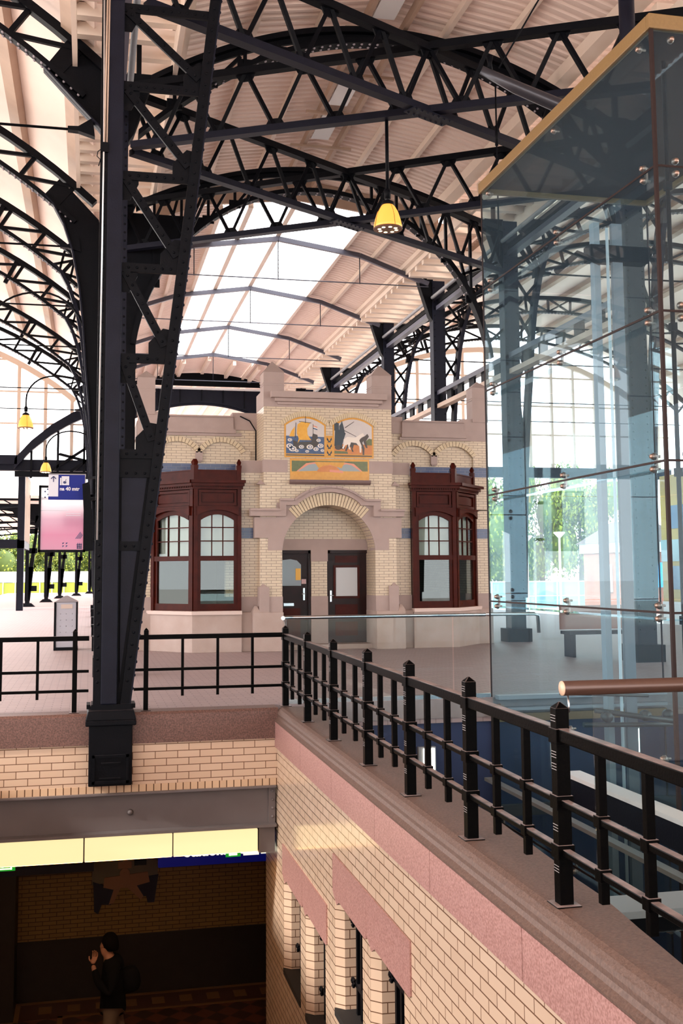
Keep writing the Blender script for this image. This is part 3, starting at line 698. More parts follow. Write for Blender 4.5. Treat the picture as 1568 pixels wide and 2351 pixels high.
# ------------------------------------------------------------------ rafter frames under the glazed ridge
RAFT = mat('grey_lilac_rafter_paint', (0.06, 0.06, 0.085), 0.4)
for i, y in enumerate([28.95, 34.3, 40.0, 45.2]):
    t_ = thing('rafter_frame', f'dark bent rafter frame with tie rod under the skylight, {["first", "second", "third", "fourth"][i]} from the near end', 'roof frame', (NX, y, 9.7), 'rafter frames under the skylight')
    P = [(NX - 4.35, 9.80), (NX - 2.33, 10.52), (NX, 10.86), (NX + 2.33, 10.52), (NX + 4.35, 9.80)]
    for a, b in zip(P[:-1], P[1:]):
        MB().bar((a[0], y, a[1]), (b[0], y, b[1]), 0.10, 0.13).build('rafter', RAFT, t_)
    MB().tube([(P[0][0], y, 9.72), (P[-1][0], y, 9.72)], 0.017, 6).build('tie_rod', RAFT, t_)
    for x, z in ((NX - 2.33, 10.5), (NX, 10.84), (NX + 2.33, 10.5)): MB().tube([(x, y, 9.7), (x, y, z)], 0.014, 6).build('hanger_rod', IRON2, t_)
# end girder of the middle roof
t_ = thing('end_girder', 'dark plate girder with shallow arched underside at the far end of the glazed roof', 'girder', (NX, 50, 9.5))
xs = [i / 10 for i in range(-38, 39, 2)]
m = MB().band([(NX + x, 10.15) for x in xs], [(NX + x, 9.42 - 0.075 * x * x) for x in xs], 'y', 49.95, 50.05); m.build('plate', IRON2, t_)
m = MB(); m.box(NX - 3.9, NX + 3.9, 49.8, 50.2, 10.13, 10.22); m.build('top_flange', WHITE, t_)
m = MB().band([(NX + x, 9.60 - 0.075 * x * x) for x in xs], [(NX + x, 9.52 - 0.075 * x * x) for x in xs], 'y', 49.88, 49.95); m.build('arched_flange', IRON2, t_)
m = MB().band([(NX + x, 10.92 - 0.05 * x * x) for x in xs if abs(x) < 3.3], [(NX + x, 10.3) for x in xs if abs(x) < 3.3], 'y', 49.88, 49.96); m.build('gable_plate', IRON, t_)
for x in (-3, -2, -1, 0, 1, 2, 3): MB().box(NX + x - .02, NX + x + .02, 49.9, 49.95, 9.5 - .075 * x * x, 10.13).build('stiffener', IRON, t_)

# ------------------------------------------------------------------ longitudinal beams along the rows
for (x, nm) in ((LX, 'left'), (RXW, 'right')):
    t_ = thing('eaves_beam', f'long iron beam along the tops of the {nm} column row', 'beam', (x, 30, 9.2))
    MB().box(x - 0.09, x + 0.09, 13, 50, 9.05, 9.17).build('lower_beam', RAFT, t_)
    MB().box(x - 0.06, x + 0.06, 13, 50, 9.22, 9.36).build('upper_beam', IRON, t_)
    m = MB(); s = 1 if nm == 'right' else -1
    m.tube([(x - .18 * -s * -1, 13, 9.42), (x - .18 * -s * -1, 50, 9.42)], 0.05, 8); m.build('pipe', ALU, t_)
t_ = thing('lattice_rail_girder', 'slim slotted girder running behind the right parapet between the columns', 'girder', (RXW, 30, 6.4))
MB().box(RXW - 0.1, RXW + 0.1, 18, 49, 6.60, 6.72).build('top_chord', RAFT, t_)
MB().box(RXW - 0.1, RXW + 0.1, 18, 49, 6.22, 6.34).build('bottom_chord', PURLB, t_)
m = MB(); y = 18.0
while y < 49: m.box(RXW - 0.03, RXW + 0.03, y, y + 0.38, 6.34, 6.6); y += 0.9
tag(m.build('slotted_web', IRON, t_), kind='stuff')

# ------------------------------------------------------------------ lattice arches of the two side halls
def hall_arch(sgn, y, label):
    def X(x): return x if sgn < 0 else 2 * NX - x
    t_ = thing('hall_arch', label, 'roof arch', (X(-1.0), y, 10.2), 'lattice arches of the side halls')
    A0, A1 = math.radians(48.3), math.radians(131)
    RO = HR + (.42 if y < 20 else .10); RI = RO - .64
    def pt(r, a): return (X(HX + r * math.cos(a)), HZ + r * math.sin(a))
    N = 36; an = [A0 + (A1 - A0) * i / N for i in range(N + 1)]
    MB().band([pt(RO + .06, a) for a in an], [pt(RO - .09, a) for a in an], 'y', y - 0.1, y + 0.1).build('outer_chord', IRON, t_)
    MB().band([pt(RI + .06, a) for a in an], [pt(RI - .03, a) for a in an], 'y', y - 0.1, y + 0.1).build('inner_chord', IRON, t_)
    m = MB()
    for k in range(70):
        a = A0 + (A1 - A0) * 0.55 * (k + .5) / 70
        p = pt(RI - .04, a); nrm = (p[0] - X(HX), 0, p[1] - HZ)
        for s in (-1, 1): m.rivet((p[0], y + s * .07, p[1]), (-nrm[0], 0, -nrm[2]), 0.028)
    tag(m.build('rivets', PLATE, t_), kind='stuff')
    st = (an[-1] - an[1]) / 19
    for k in range(20):
        a = an[1] + st * k
        p, q = pt(RO - .03, a), pt(RI, a)
        MB().bar((p[0], y, p[1]), (q[0], y, q[1]), 0.09, 0.08, up=(0, 1, 0)).build('web_post', IRON, t_)
        q2 = pt(RI + .03, a + st) if k < 10 else pt(RI + .03, a - st)
        if k < 19: MB().bar((p[0], y, p[1]), (q2[0], y, q2[1]), 0.075, 0.07, up=(0, 1, 0)).build('web_diagonal', IRON, t_)
    m = MB(); bx, bz = (.27, .22) if y < 20 else (0, 0)
    m.tube([(X(-0.7 + bx), y, 8.72 + bz), (X(-18.3), y, 8.72 + bz)], 0.022, 6); m.build('tie_rod', IRON, t_)
    m = MB(); m.prism([(X(x_ + bx), z_ + bz) for x_, z_ in ((-0.32, 8.92), (-0.55, 8.76), (-0.72, 8.75), (-0.72, 8.69), (-0.55, 8.68), (-0.28, 8.60))], 'y', y - .07, y + .07); m.build('tie_bracket', IRON, t_)
    # short longitudinal lattice stub seen end-on
    for a in (an[0] + 0.20, an[0] + 0.42):
        p, q = pt(RO - .1, a), pt(RI - .2, a)
        MB().bar((p[0], y - .02, p[1] + .12), (q[0], y - .02, q[1]), 0.12, 0.10, up=(0, 1, 0)).build('hanger_post', IRON, t_)
for i, y in enumerate(YC[1:]):
    hall_arch(-1, y, f'black lattice arch of the left hall springing from the {ordl[i]} column behind the riveted one')
for i, y in enumerate(YC[1:]):
    hall_arch(1, y, f'black lattice arch of the right hall springing from the {["", "second", "third", "fourth", "fifth", "sixth", "seventh"][i + 1]} column of the right row')
# curved canopy girder at the far end of the left hall
t_ = thing('canopy_girder', 'dark bowed girder of the end canopy rising behind the left hall window', 'girder', (-1.8, 50, 7.5))
pts = [(-3.3, 6.55), (-2.6, 7.35), (-1.72, 8.1), (-0.9, 8.62), (0.0, 9.05), (1.2, 9.3)]
MB().band([(x, z + .22) for x, z in pts], [(x - .04, z - .28) for x, z in pts], 'y', 49.6, 49.9).build('bowed_plate', IRON2, t_)
MB().box(-19, -3.2, 49.6, 49.9, 6.5, 6.9).build('straight_plate', IRON2, t_)
for x, z in ((-2.6, 7.2), (-1.45, 8.1), (-0.3, 8.7)): MB().bar((x, 49.8, 5.9), (x, 49.8, z), .1, .1).build('hanger', IRON, t_)
MB().box(-3.3, 1.5, 49.65, 49.85, 5.95, 6.2).build('bottom_chord', IRON, t_)
for (a, b) in (((-1.8, 6.2), (-0.2, 7.3)), ((-1.4, 7.0), (0.2, 6.6)), ((-0.9, 6.2), (0.2, 7.0))): MB().bar((a[0], 49.8, a[1]), (b[0], 49.8, b[1]), .1, .12).build('brace', IRON, t_)
# ------------------------------------------------------------------ the tiled pavilion
CX = 4.905; YF = 22.2; YW = 23.2; YB = 29.5
pav = thing('tiled_pavilion', 'cream tiled and sandstone waiting pavilion with arched doorway and painted tile panels', 'pavilion', (CX, 22.8, 0))
def both(m, x0, x1, *r):
    m.box(CX + x0, CX + x1, *r); m.box(CX - x1, CX - x0, *r)
# tile walls
m = MB()
both(m, 1.0, 1.465, YF, YW + .2, 1.1, 2.09)                       # piers beside the doorway
AR = [(CX + 1.0 * math.cos(a), 2.02 + 1.0 * math.sin(a)) for a in [PI * i / 32 for i in range(33)]]
m.band([(x, 3.46) for x, z in AR], [(x, max(z, 2.08)) for x, z in AR], 'y', YF + .02, YF + .6)   # wall round the arch
both(m, 1.0, 1.465, YF + .005, YF + .6, 2.09, 3.45)
m.box(CX - 1.385, CX + 1.385, YF, YW, 3.44, 5.09)                 # gable block (tableaux lie in front)
both(m, 1.37, 1.845, YF + .22, YW - .005, 1.1, 3.705)               # stubs to the bays
m.build('tile_front', TILEP, pav)
m = MB()
both(m, 1.36, 3.93, YW, YW + .25, 2.98, 4.70); both(m, 3.58, 3.93, YW, YW + .25, 1.1, 3.0); both(m, 1.80, 2.05, YW, YW + .25, 1.1, 3.0)
m.box(CX - 3.925, CX - 3.70, YW + .2, YB - .1, 1.1, 4.6); m.box(CX + 3.70, CX + 3.925, YW + .2, YB - .1, 1.1, 4.6)
m.box(CX - 3.93, CX + 3.93, YB - .2, YB, 1.1, 4.6)
m.build('tile_wings', TILEP, pav)
m = MB(); m.box(CX - 1.08, CX + 1.08, 22.95, 23.1, 2.33, 3.1); m.box(4.66, 5.01, 22.9, 23.1, 1.1, 1.85); m.build('tile_tympanum', TILEP, pav)
m = MB()
both(m, 1.465, 1.846, YF + .215, YF + .5, 2.33, 2.545); both(m, 3.57, 3.935, YW - .005, YW + .1, 2.35, 2.57); both(m, 1.80, 3.935, YW - .006, YW + .1, 3.74, 3.96)
m.build('blue_tile_bands', TILEB, pav)
# inside
m = MB(); m.box(CX - 3.7, CX + 3.7, 28.9, 29.2, 0, 4.5); m.box(CX - 1.6, CX - 1.5, YW + .26, 28.9, 0.04, 4.3); m.box(CX + 1.5, CX + 1.6, YW + .26, 28.9, 0.04, 4.3); m.box(CX - 3.69, CX + 3.69, YW + .26, 28.9, 4.3, 4.5); m.box(CX - 3.69, CX + 3.69, YW + .26, 28.9, 0.005, 0.04)
m.build('inner_walls', ROOMW, pav)
# stone
for sg in (-1, 1):
    m = MB()
    for (a, b, c, d, e, f) in ((0.995, 1.47, YF - .03, YW + .2, 0.78, 1.12), (1.46, 1.85, YF + .19, YW + .2, 0.78, 1.12), (1.28, 1.49, YF - .06, YF + .2, 0.8, 1.32)):
        a, b = sorted((CX + sg * a, CX + sg * b)); m.box(a, b, c, d, e, f)
    m.build('stone_wainscot', STONE, pav)
    a, b = sorted((CX + sg * 3.56, CX + sg * 3.95)); MB().box(a, b, YW - .03, YW + .25, 0.78, 1.12).build('stone_wainscot', STONE, pav)
AO = [(1.0 * math.cos(math.radians(a)), 2.02 + 1.0 * math.sin(math.radians(a))) for a in range(3, 56, 4)]
for sg in (-1, 1):                                                  # stone haunches of the arch
    MB().prism([(CX + sg * x, z) for x, z in AO] + [(CX + sg * 0.72, 3.06), (CX + sg * 1.12, 3.06), (CX + sg * 1.12, 2.76), (CX + sg * 1.58, 2.76), (CX + sg * 1.58, 2.33), (CX + sg * 1.3, 2.33), (CX + sg * 1.3, 2.07)], 'y', YF - .012, YF + .5).build('arch_haunch', STONE, pav)
    m = MB(); a, b = sorted((CX + sg * .88, CX + sg * 1.40)); m.box(a, b, YF - .012, YF + .4, 3.70, 3.965); a, b = sorted((CX + sg * 1.40, CX + sg * 1.845)); m.box(a, b, YF + .2, YW + .2, 3.70, 3.96); m.build('stone_band', STONE, pav)
    a, b = sorted((CX + sg * .955, CX + sg * 1.39)); MB().box(a, b, YF - .012, YW, 5.085, 5.45).build('pillar_base', STONE, pav)
    m = MB(); a, b = sorted((CX + sg * 1.385, CX + sg * 1.92)); m.box(a, b, YW - .02, YW + .3, 4.70, 5.08); m.build('parapet_block', STONE, pav)
    m = MB(); a, b = sorted((CX + sg * 3.34, CX + sg * 3.93)); m.box(a, b, YW - .02, YW + .3, 4.80, 5.07); a, b = sorted((CX + sg * 3.2, CX + sg * 3.94)); m.box(a, b, YW - .015, YW + .3, 4.56, 4.80); m.build('parapet_block', STONE, pav)
    a, b = sorted((CX + sg * 3.7, CX + sg * 3.945)); MB().box(a, b, YW + .28, YB - .1, 4.6, 4.9).build('side_coping', STONE, pav)
m = MB(); m.box(CX - 1.0, CX + 1.08, 22.88, 23.1, 2.09, 2.33); m.box(4.65, 5.02, 22.87, 23.1, 1.85, 2.1); m.box(4.65, 5.02, 22.87, 23.1, 0, 1.1); m.build('door_lintel', STONE, pav)
MB().box(CX - 1.0, CX + 1.0, YF - .008, YW, 5.085, 5.14).build('frieze', STONE, pav)
MB().box(CX - 3.95, CX + 3.95, YB - .25, YB, 4.6, 4.9).build('rear_coping', STONE, pav)
for sg in (-1, 1):
    m = MB()                                                        # small sloped corner stops
    a, b = sorted((CX + sg * 1.36, CX + sg * 1.54)); m.pyramid(a, b, YF - .05, YF + .12, 3.44, 3.54, 0.05); m.build('corner_stop', STONE, pav); m = MB(); a, b = sorted((CX + sg * 1.33, CX + sg * 1.47)); m.pyramid(a, b, YF - .05, YF + .1, 1.32, 1.40, 0.1)
    m.build('corner_stop', STONE, pav)
    m = MB(); a, b = sorted((CX + sg * 0.955, CX + sg * 1.39)); m.box(a, b, YF - .01, YF + .45, 5.45, 5.82); m.pyramid(a - .01, b + .01, YF - .02, YF + .46, 5.82, 6.09, 0.0)
    m.box(a - .008, b + .008, YF - .018, YF + .458, 5.53, 5.545); m.box(a - .008, b + .008, YF - .018, YF + .458, 5.575, 5.59); m.build('pillar', STONE, pav)
    m = MB(); a, b = sorted((CX + sg * 3.58, CX + sg * 3.95)); m.box(a, b, YW - .04, YW + .36, 5.0, 5.80); m.pyramid(a - .01, b + .01, YW - .05, YW + .37, 5.80, 5.97, 0.0)
    m.box(a - .008, b + .008, YW - .048, YW + .368, 5.5, 5.515); m.box(a - .008, b + .008, YW - .048, YW + .368, 5.55, 5.565); m.build('pillar', STONE, pav)
    # wing parapet with moulding
    a, b = sorted((CX + sg * 1.9, CX + sg * 3.36))
    m = MB(); m.box(a, b, YW - .06, YW + .25, 4.70, 4.965); m.pyramid(a - .0, b, YW - .1, YW + .25, 4.965, 5.0, 0.95); m.box(a - .02, b + .05, YW - .10, YW + .2, 4.62, 4.70) ; m.box(a - .06, b + .18, YW - .05, YW + .2, 4.56, 4.625)
    m.build('wing_parapet', STONE, pav)
    # blind arches
    m = MB(); m2 = MB()
    for ac in (2.16, 3.12):
        for k in range(15):
            a0 = math.radians(30 + 120 * k / 15 + .6); a1 = math.radians(30 + 120 * (k + 1) / 15 - .6); R0, R1 = 0.50, 0.61
            c = (CX + sg * ac, 3.93)
            q = [(c[0] + R0 * math.cos(a0), c[1] + R0 * math.sin(a0)), (c[0] + R1 * math.cos(a0), c[1] + R1 * math.sin(a0)), (c[0] + R1 * math.cos(a1), c[1] + R1 * math.sin(a1)), (c[0] + R0 * math.cos(a1), c[1] + R0 * math.sin(a1))]
            m.prism(q, 'y', YW - .07, YW + .03)
        A = arc(CX + sg * ac, 3.93, .505, .505, math.radians(30), math.radians(150), 16); Bq = arc(CX + sg * ac, 3.93, .605, .605, math.radians(30), math.radians(150), 16)
        m2.band(Bq, A, 'y', YW - .062, YW + .03)
    m.build('blind_arch_bricks', VOUS, pav); m2.build('blind_arch_joints', MORT, pav)
    m = MB(); x = CX + sg * 2.64
    m.box(x - .075, x + .075, YW - .07, YW + .02, 4.02, 4.22); m.pyramid(x - .045, x + .045, YW - .05, YW + .02, 3.98, 4.02, 1.6); m.build('corbel', STONE, pav)
    for x in (CX + sg * 1.62, CX + sg * 3.66):
        m = MB(); m.box(x - .09, x + .09, YW - .055, YW + .02, 3.962, 4.26); m.build('blind_arch_pier', TILEP, pav)
m = MB(); m.box(CX - 1.25, CX + 1.26, YF - .16, YF + .4, 5.265, 5.40); m.box(CX - 1.16, CX + 1.17, YF - .10, YF + .3, 5.19, 5.265); m.box(CX - 1.10, CX + 1.10, YF - .05, YF + .3, 5.13, 5.19)
m.build('cornice', STONE, pav, 0.01)
# plinth
m = MB()
both(m, 0.99, 1.62, YF - .10, YW + .2, 0, 0.80); both(m, 1.6, 1.86, YF + .1, YW + .2, 0, 0.80); both(m, 3.54, 3.98, YW - .06, YW + .3, 0, 0.79)
m.box(CX - 3.97, CX - 3.7, YW + .25, YB - .1, 0, 1.1); m.box(CX + 3.7, CX + 3.97, YW + .25, YB - .1, 0, 1.1); m.box(CX - 3.98, CX + 3.98, YB - .25, YB + .02, 0, 1.1)
m.build('plinth', STONEL, pav, 0.012)
m = MB(); m.box(CX - 1.0, CX + 1.0, YF + .3, 23.0, 0.0, 0.10); m.build('doorstep', STONEL, pav)
for sg in (-1, 1):
    m = MB(); a, b = sorted((CX + sg * 1.47, CX + sg * 1.63)); m.pyramid(a, b, YF - .09, YF + .2, 0.8, 0.93, 0.3); m.build('plinth_cap', STONEL, pav)
# doorway arch: tile voussoirs and stone hood mould
m = MB(); m2 = MB()
for k in range(26):
    a0 = math.radians(46 + 88 * k / 26 + .35); a1 = math.radians(46 + 88 * (k + 1) / 26 - .35)
    m.prism([(CX + r * math.cos(a), 2.02 + r * math.sin(a)) for r, a in ((1.0, a0), (1.255, a0), (1.255, a1), (1.0, a1))], 'y', YF - .02, YF + .3)
m2.band(arc(CX, 2.02, 1.25, 1.25, math.radians(46), math.radians(134), 20), arc(CX, 2.02, 1.004, 1.004, math.radians(46), math.radians(134), 20), 'y', YF - .014, YF + .3)
m.build('doorway_voussoirs', VOUS, pav); m2.build('doorway_joints', MORT, pav)
up_ = [(-1.68, 2.92), (-1.06, 2.92), (-1.06, 3.13), (-0.76, 3.13)] + [(1.16 * math.cos(a) * 1.0, 2.25 + 1.16 * math.sin(a)) for a in [math.radians(v) for v in range(131, 48, -6)]] + [(0.76, 3.13), (1.10, 3.13), (1.10, 2.92), (1.62, 2.92)]
lo_ = [(-1.68, 2.78), (-0.93, 2.78), (-0.93, 3.01), (-0.68, 3.01)] + [(1.04 * math.cos(a) * 1.0, 2.25 + 1.04 * math.sin(a)) for a in [math.radians(v) for v in range(131, 48, -6)]] + [(0.68, 3.01), (0.95, 3.01), (0.95, 2.78), (1.62, 2.78)]
m = MB().band([(CX + x, z) for x, z in up_], [(CX + x, z) for x, z in lo_], 'y', YF - .10, YF + .1)
for (u0, u1) in zip(up_[:-1], up_[1:]):
    if u1[0] - u0[0] > .02: m.prism([(CX + u0[0] - .004, u0[1] + .015), (CX + u1[0] + .004, u1[1] + .015), (CX + u1[0] + .004, u1[1] - .03), (CX + u0[0] - .004, u0[1] - .03)], 'y', YF - .15, YF + .09)
m.build('hood_mould', STONE, pav)
# downpipe wire on the left of the gable
m = MB().tube([(3.15, YW - .05, 5.0), (3.36, YW - .06, 4.90), (3.49, YW - .09, 4.68), (3.49, YW - .09, 3.97)], 0.014, 6); m.build('lightning_wire', IRON, pav)
# doors in the recess
def door(x0, x1, nm):
    t_ = MB(); y = 22.98
    t_.box(x0, x1, y, y + .05, 0.10, 2.085); d = t_.build('door', WOODD, pav)
    m = MB(); m.box(x0 - .01, x0 + .055, y - .06, y + .03, 0.1, 2.09); m.box(x1 - .055, x1 + .01, y - .06, y + .03, 0.1, 2.09); m.box(x0, x1, y - .06, y + .03, 2.02, 2.09); m.build('door_frame', WOODD, d)
    return d, y
d, y = door(5.02, 5.975, 'right')
MB().box(5.215, 5.695, y - .012, y + .01, 1.10, 1.715).build('frosted_pane', mat('frosted_pane', (0.50, 0.52, 0.53), 0.4), d)
m = MB()
for (a, b, c, e) in ((5.165, 5.215, 1.10, 1.715), (5.695, 5.745, 1.10, 1.715), (5.165, 5.745, 1.05, 1.10), (5.165, 5.745, 1.715, 1.765)): m.box(a, b, y - .025, y, c, e)
m.build('pane_frame', WOOD, d)
m = MB(); m.box(5.075, 5.12, y - .03, y, 0.98, 1.22); m.tube([(5.10, y - .03, 1.12), (5.10, y - .07, 1.12), (5.16, y - .075, 1.11)], 0.01, 6); m.build('door_handle', STEEL, d)
for (z0, z1) in ((.25, .55), (.62, .92), (1.82, 1.97)): MB().box(5.20, 5.70, y - .012, y, z0, z1).build('raised_panel', WOOD, d)
m = MB()
for z in (0.4, 1.15, 1.85): m.box(5.915, 5.93, y - .07, y - .055, z, z + .1)
m.build('hinge', STEEL, d)
d, y = door(3.84, 4.655, 'left')
pp = [(3.96, 1.33), (4.45, 1.33), (4.45, 1.78), (4.36, 1.87), (4.22, 1.90), (4.05, 1.88), (3.96, 1.82)]
MB().prism(pp, 'y', y - .012, y + .01).build('door_pane', mat('grey_blue_door_pane', (0.22, 0.24, 0.26), 0.12), d)
MB().box(4.33, 4.44, y - .02, y - .01, 1.45, 1.70).build('paper_notice', mat('orange_notice', (0.75, 0.42, 0.08), 0.6), d)
m = MB(); m.box(4.49, 4.53, y - .03, y, 1.02, 1.28); m.tube([(4.51, y - .03, 1.16), (4.51, y - .07, 1.16), (4.45, y - .075, 1.15)], 0.01, 6); m.build('door_handle', STEEL, d)
MB().box(4.46, 4.56, y - .02, y, 1.37, 1.47).build('keypad', mat('pinkish_keypad', (0.5, 0.33, 0.33), 0.5), d)
MB().box(4.07, 4.29, y - .02, y, 0.90, 0.96).build('letter_slot', STEEL, d)
m = MB(); m.box(3.98, 4.43, y - .012, y, 0.25, 0.85); m.build('raised_panel', WOOD, d)

# ---------------- bay windows
SILL = mat('pale_sill_stone', (0.60, 0.47, 0.42), 0.7)
def facet(P0, P1):
    """frame with u along the facet, v outward, w up; P0 -> P1 left to right seen from outside"""
    d = Vector((P1[0] - P0[0], P1[1] - P0[1], 0)); L = d.length; u = d.normalized(); v = Vector((u.y, -u.x, 0))
    return xform((P0[0], P0[1], 0), u, v, (0, 0, 1)), L
def bay(sg):
    def X(x): return CX + sg * x
    F = [((X(1.845), YF + .08), (X(2.83), YF + .08)), ((X(2.83), YF + .08), (X(3.62), YW))]
    if sg < 0: F = [(b, a) for a, b in F]
    bm_ = MB()                                                        # plinth following the plan
    for (grow, z0, z1, nm, mt) in ((0.06, 0, 0.76, 'bay_plinth', STONEL), (0.11, 0.76, 0.84, 'bay_sill', SILL)):
        poly = [(X(1.84), YW + .1), (X(1.84), YF + .08 - grow), (X(2.83 + grow * .4), YF + .08 - grow), (X(3.62 + grow), YW - grow * .3), (X(3.62 + grow), YW + .1)]
        MB().prism(poly, 'z', z0, z1).build(nm, mt, pav, 0.008)
    root = None
    mroof = MB().prism([(X(1.84), YW + .1), (X(1.84), YF + .1), (X(2.82), YF + .1), (X(3.6), YW), (X(3.6), YW + .1)], 'z', 3.40, 3.46)
    root = mroof.build('bay_window', WOOD, pav)
    mroof = MB().prism([(X(1.84), YW + .1), (X(1.84), YF + .0), (X(2.86), YF + .0), (X(3.68), YW - .08), (X(3.68), YW + .1)], 'z', 3.44, 3.50)
    for (P0, P1) in F:
        M_, L = facet(P0, P1)
        fr = MB(M_)
        a, b = 0.02, L - 0.02
        # corner posts
        fr.box(0, 0.085, -.09, .03, 0.84, 3.40); fr.box(L - 0.085, L, -.09, .03, 0.84, 3.40)
        fr.box(0.08, L - .08, -.07, .0, 0.84, 0.985); fr.box(0.08, L - .08, -.06, .02, 1.865, 1.965)
        fr.box(0.08, 0.15, -.06, -.01, 0.98, 2.9); fr.box(L - 0.15, L - .08, -.06, -.01, 0.98, 2.9)
        w0, w1 = 0.15, L - 0.15; c = L / 2; hw = (w1 - w0) / 2
        top = [(w0 + (w1 - w0) * i / 12, 2.70 + 0.12 * (1 - ((w0 + (w1 - w0) * i / 12 - c) / hw) ** 2)) for i in range(13)]
        fr.band([(x, 3.0) for x, z in top], top, 'y', -.06, -.0)
        hd = [(0.06 + (L - .12) * i / 12, 2.79 + 0.12 * (1 - ((0.06 + (L - .12) * i / 12 - c) / (c - .06)) ** 2)) for i in range(13)]
        fr.band([(x, 2.98) for x, z in hd], hd, 'y', -.02, .075)
        fr.box(0.05, L - .05, -.02, .09, 2.955, 2.985)
        # panel above
        fr.box(0.08, L - .08, -.08, -.045, 2.98, 3.34)
        for (p, q, r, s_) in ((0.10, L - .10, 3.0, 3.05), (0.10, L - .10, 3.27, 3.32), (0.105, .148, 3.01, 3.31), (L - .148, L - .105, 3.01, 3.31)): fr.box(p, q, -.05, .02 if q - p > .1 else .016, r, s_)
        ph = [(0.17 + (L - .34) * i / 8, 3.225 + 0.03 * (1 - ((0.17 + (L - .34) * i / 8 - c) / (c - .17)) ** 2)) for i in range(9)]
        fr.prism(ph[::-1] + [(0.17, 3.075), (L - .17, 3.075)], 'y', -.046, -.015)
        # cornice with dentils
        fr.box(-.03, L + .03, -.06, .06, 3.34, 3.40); fr.box(-.05, L + .05, -.06, .12, 3.40, 3.46); fr.box(-.07, L + .07, -.06, .19, 3.46, 3.52)
        k = 0.0
        while k < L: fr.box(k, k + .025, .05, .085, 3.37, 3.405); k += 0.05
        # low parapet
        fr.box(0.03, L - .03, -.08, -.03, 3.52, 3.72); fr.box(0.02, L - .02, -.085, -.012, 3.72, 3.745)
        fr.box(-.0, 0.09, -.10, .0, 3.52, 3.78); fr.box(L - 0.09, L, -.10, .0, 3.52, 3.78)
        fr.build('bay_frame', WOOD, root)
        for uu in (0.045, L - 0.045):
            fm = MB(M_); fm.box(uu - .05, uu + .05, -.10, .0, 3.78, 3.84); fm.pyramid(uu - .03, uu + .03, -.08, -.02, 3.84, 3.90, 1.5); fm.pyramid(uu - .045, uu + .045, -.095, -.005, 3.90, 3.97, 0.3); fm.build('finial', WOOD, root)
        mu = MB(M_)
        for k in (1, 2): mu.box(w0 + (w1 - w0) * k / 3 - .011, w0 + (w1 - w0) * k / 3 + .011, -.055, -.02, 1.95, 2.83)
        for z in (2.27, 2.55): mu.box(w0, w1, -.055, -.02, z - .011, z + .011)
        mu.build('glazing_bars', WOOD, root)
        MB(M_).box(w0 - .02, w1 + .02, -.045, -.040, 0.97, 1.88).build('lower_pane', GLASSW, root)
        MB(M_).box(w0 - .02, w1 + .02, -.045, -.040, 1.95, 2.86).build('upper_pane', GLASSW, root)
        MB(M_).box(w0 - .05, w1 + .05, -.16, -.155, 1.9, 2.95).build('curtain', CLOTH, root)
bay(1); bay(-1)

# ---------------- painted tile panels
OCH = mat('ochre_tile', (0.62, 0.30, 0.035), 0.25, noise=(18, 0.3, (0.50, 0.22, 0.02)))
SKYT = mat('pale_sky_tile', (0.56, 0.50, 0.46), 0.25, noise=(9, 0.3, (0.50, 0.45, 0.43)))
SEA = mat('blue_sea_tile', (0.06, 0.10, 0.20), 0.25, noise=(22, 0.3, (0.03, 0.05, 0.12)))
FOAM = mat('white_tile', (0.70, 0.62, 0.54), 0.25); SAIL = mat('yellow_sail_tile', (0.72, 0.38, 0.04), 0.25, noise=(15, 0.25, (0.60, 0.28, 0.02)))
HULL = mat('dark_brown_tile', (0.045, 0.028, 0.022), 0.25); GREEN = mat('green_tile', (0.12, 0.14, 0.035), 0.25, noise=(18, .3, (.08, .09, .03)))
ORNG = mat('orange_tile', (0.55, 0.19, 0.04), 0.25, noise=(12, .3, (.45, .15, .03))); GREYT = mat('grey_blue_tile', (0.26, 0.29, 0.29), 0.25); REDT = mat('pink_red_tile', (0.62, 0.22, 0.13), 0.25); COAL = mat('black_blue_tile', (0.015, 0.022, 0.032), 0.25)
TM = [OCH, SKYT, SEA, FOAM, SAIL, HULL, GREEN, ORNG, GREYT, REDT, COAL]
def head(x0, x1, zs, rise, n=10):
    c = (x0 + x1) / 2; h = (x1 - x0) / 2
    return [(x0 + (x1 - x0) * i / n, zs + rise * (1 - ((x0 + (x1 - x0) * i / n - c) / h) ** 2)) for i in range(n + 1)]
def panel(x0, x1, nm):
    def L(poly, mi, k):
        m.cur = mi; m.prism([(x, z) for x, z in poly], 'y', YF - .010 - k * .0015, YF + .02)
    global m
    m = MB(); h = head(x0, x1, 4.72, 0.17)
    L([(x0, 4.02), (x1, 4.02)] + h[::-1], 0, 0)
    a, b = x0 + .035, x1 - .035; h2 = head(a, b, 4.70, 0.15)
    L([(a, 4.10), (b, 4.10)] + h2[::-1], 1, 1)
    L([(a, 4.055), (b, 4.055), (b, 4.08), (a, 4.08)], 5, 1)
    W_ = b - a
    def U(pts): return [(a + u * W_, 4.10 + v * 0.72) for u, v in pts]
    return L, U, a, b
L, U, a, b = panel(3.955, 4.845, 'ship')
L(U([(0, 0), (1, 0), (1, .50), (0, .52)]), 2, 2)
L(U([(.20, .14), (.72, .14), (.86, .30), (.82, .56), (.70, .60), (.66, .36), (.30, .34), (.18, .40)]), 5, 3)
L(U([(.30, .30), (.36, .40), (.66, .40), (.56, .56), (.55, .74), (.64, .92), (.40, .94), (.30, .86), (.28, .60), (.33, .44)]), 4, 4)
L(U([(.08, .50), (.22, .50), (.23, .80), (.14, .66)]), 4, 3); L(U([(.235, .46), (.255, .46), (.265, .90), (.25, .92)]), 5, 4)
L(U([(.50, .90), (.515, .90), (.515, 1.17), (.50, 1.17)]), 5, 5); L(U([(.34, .94), (.66, .90), (.66, .915), (.34, .955)]), 5, 5)
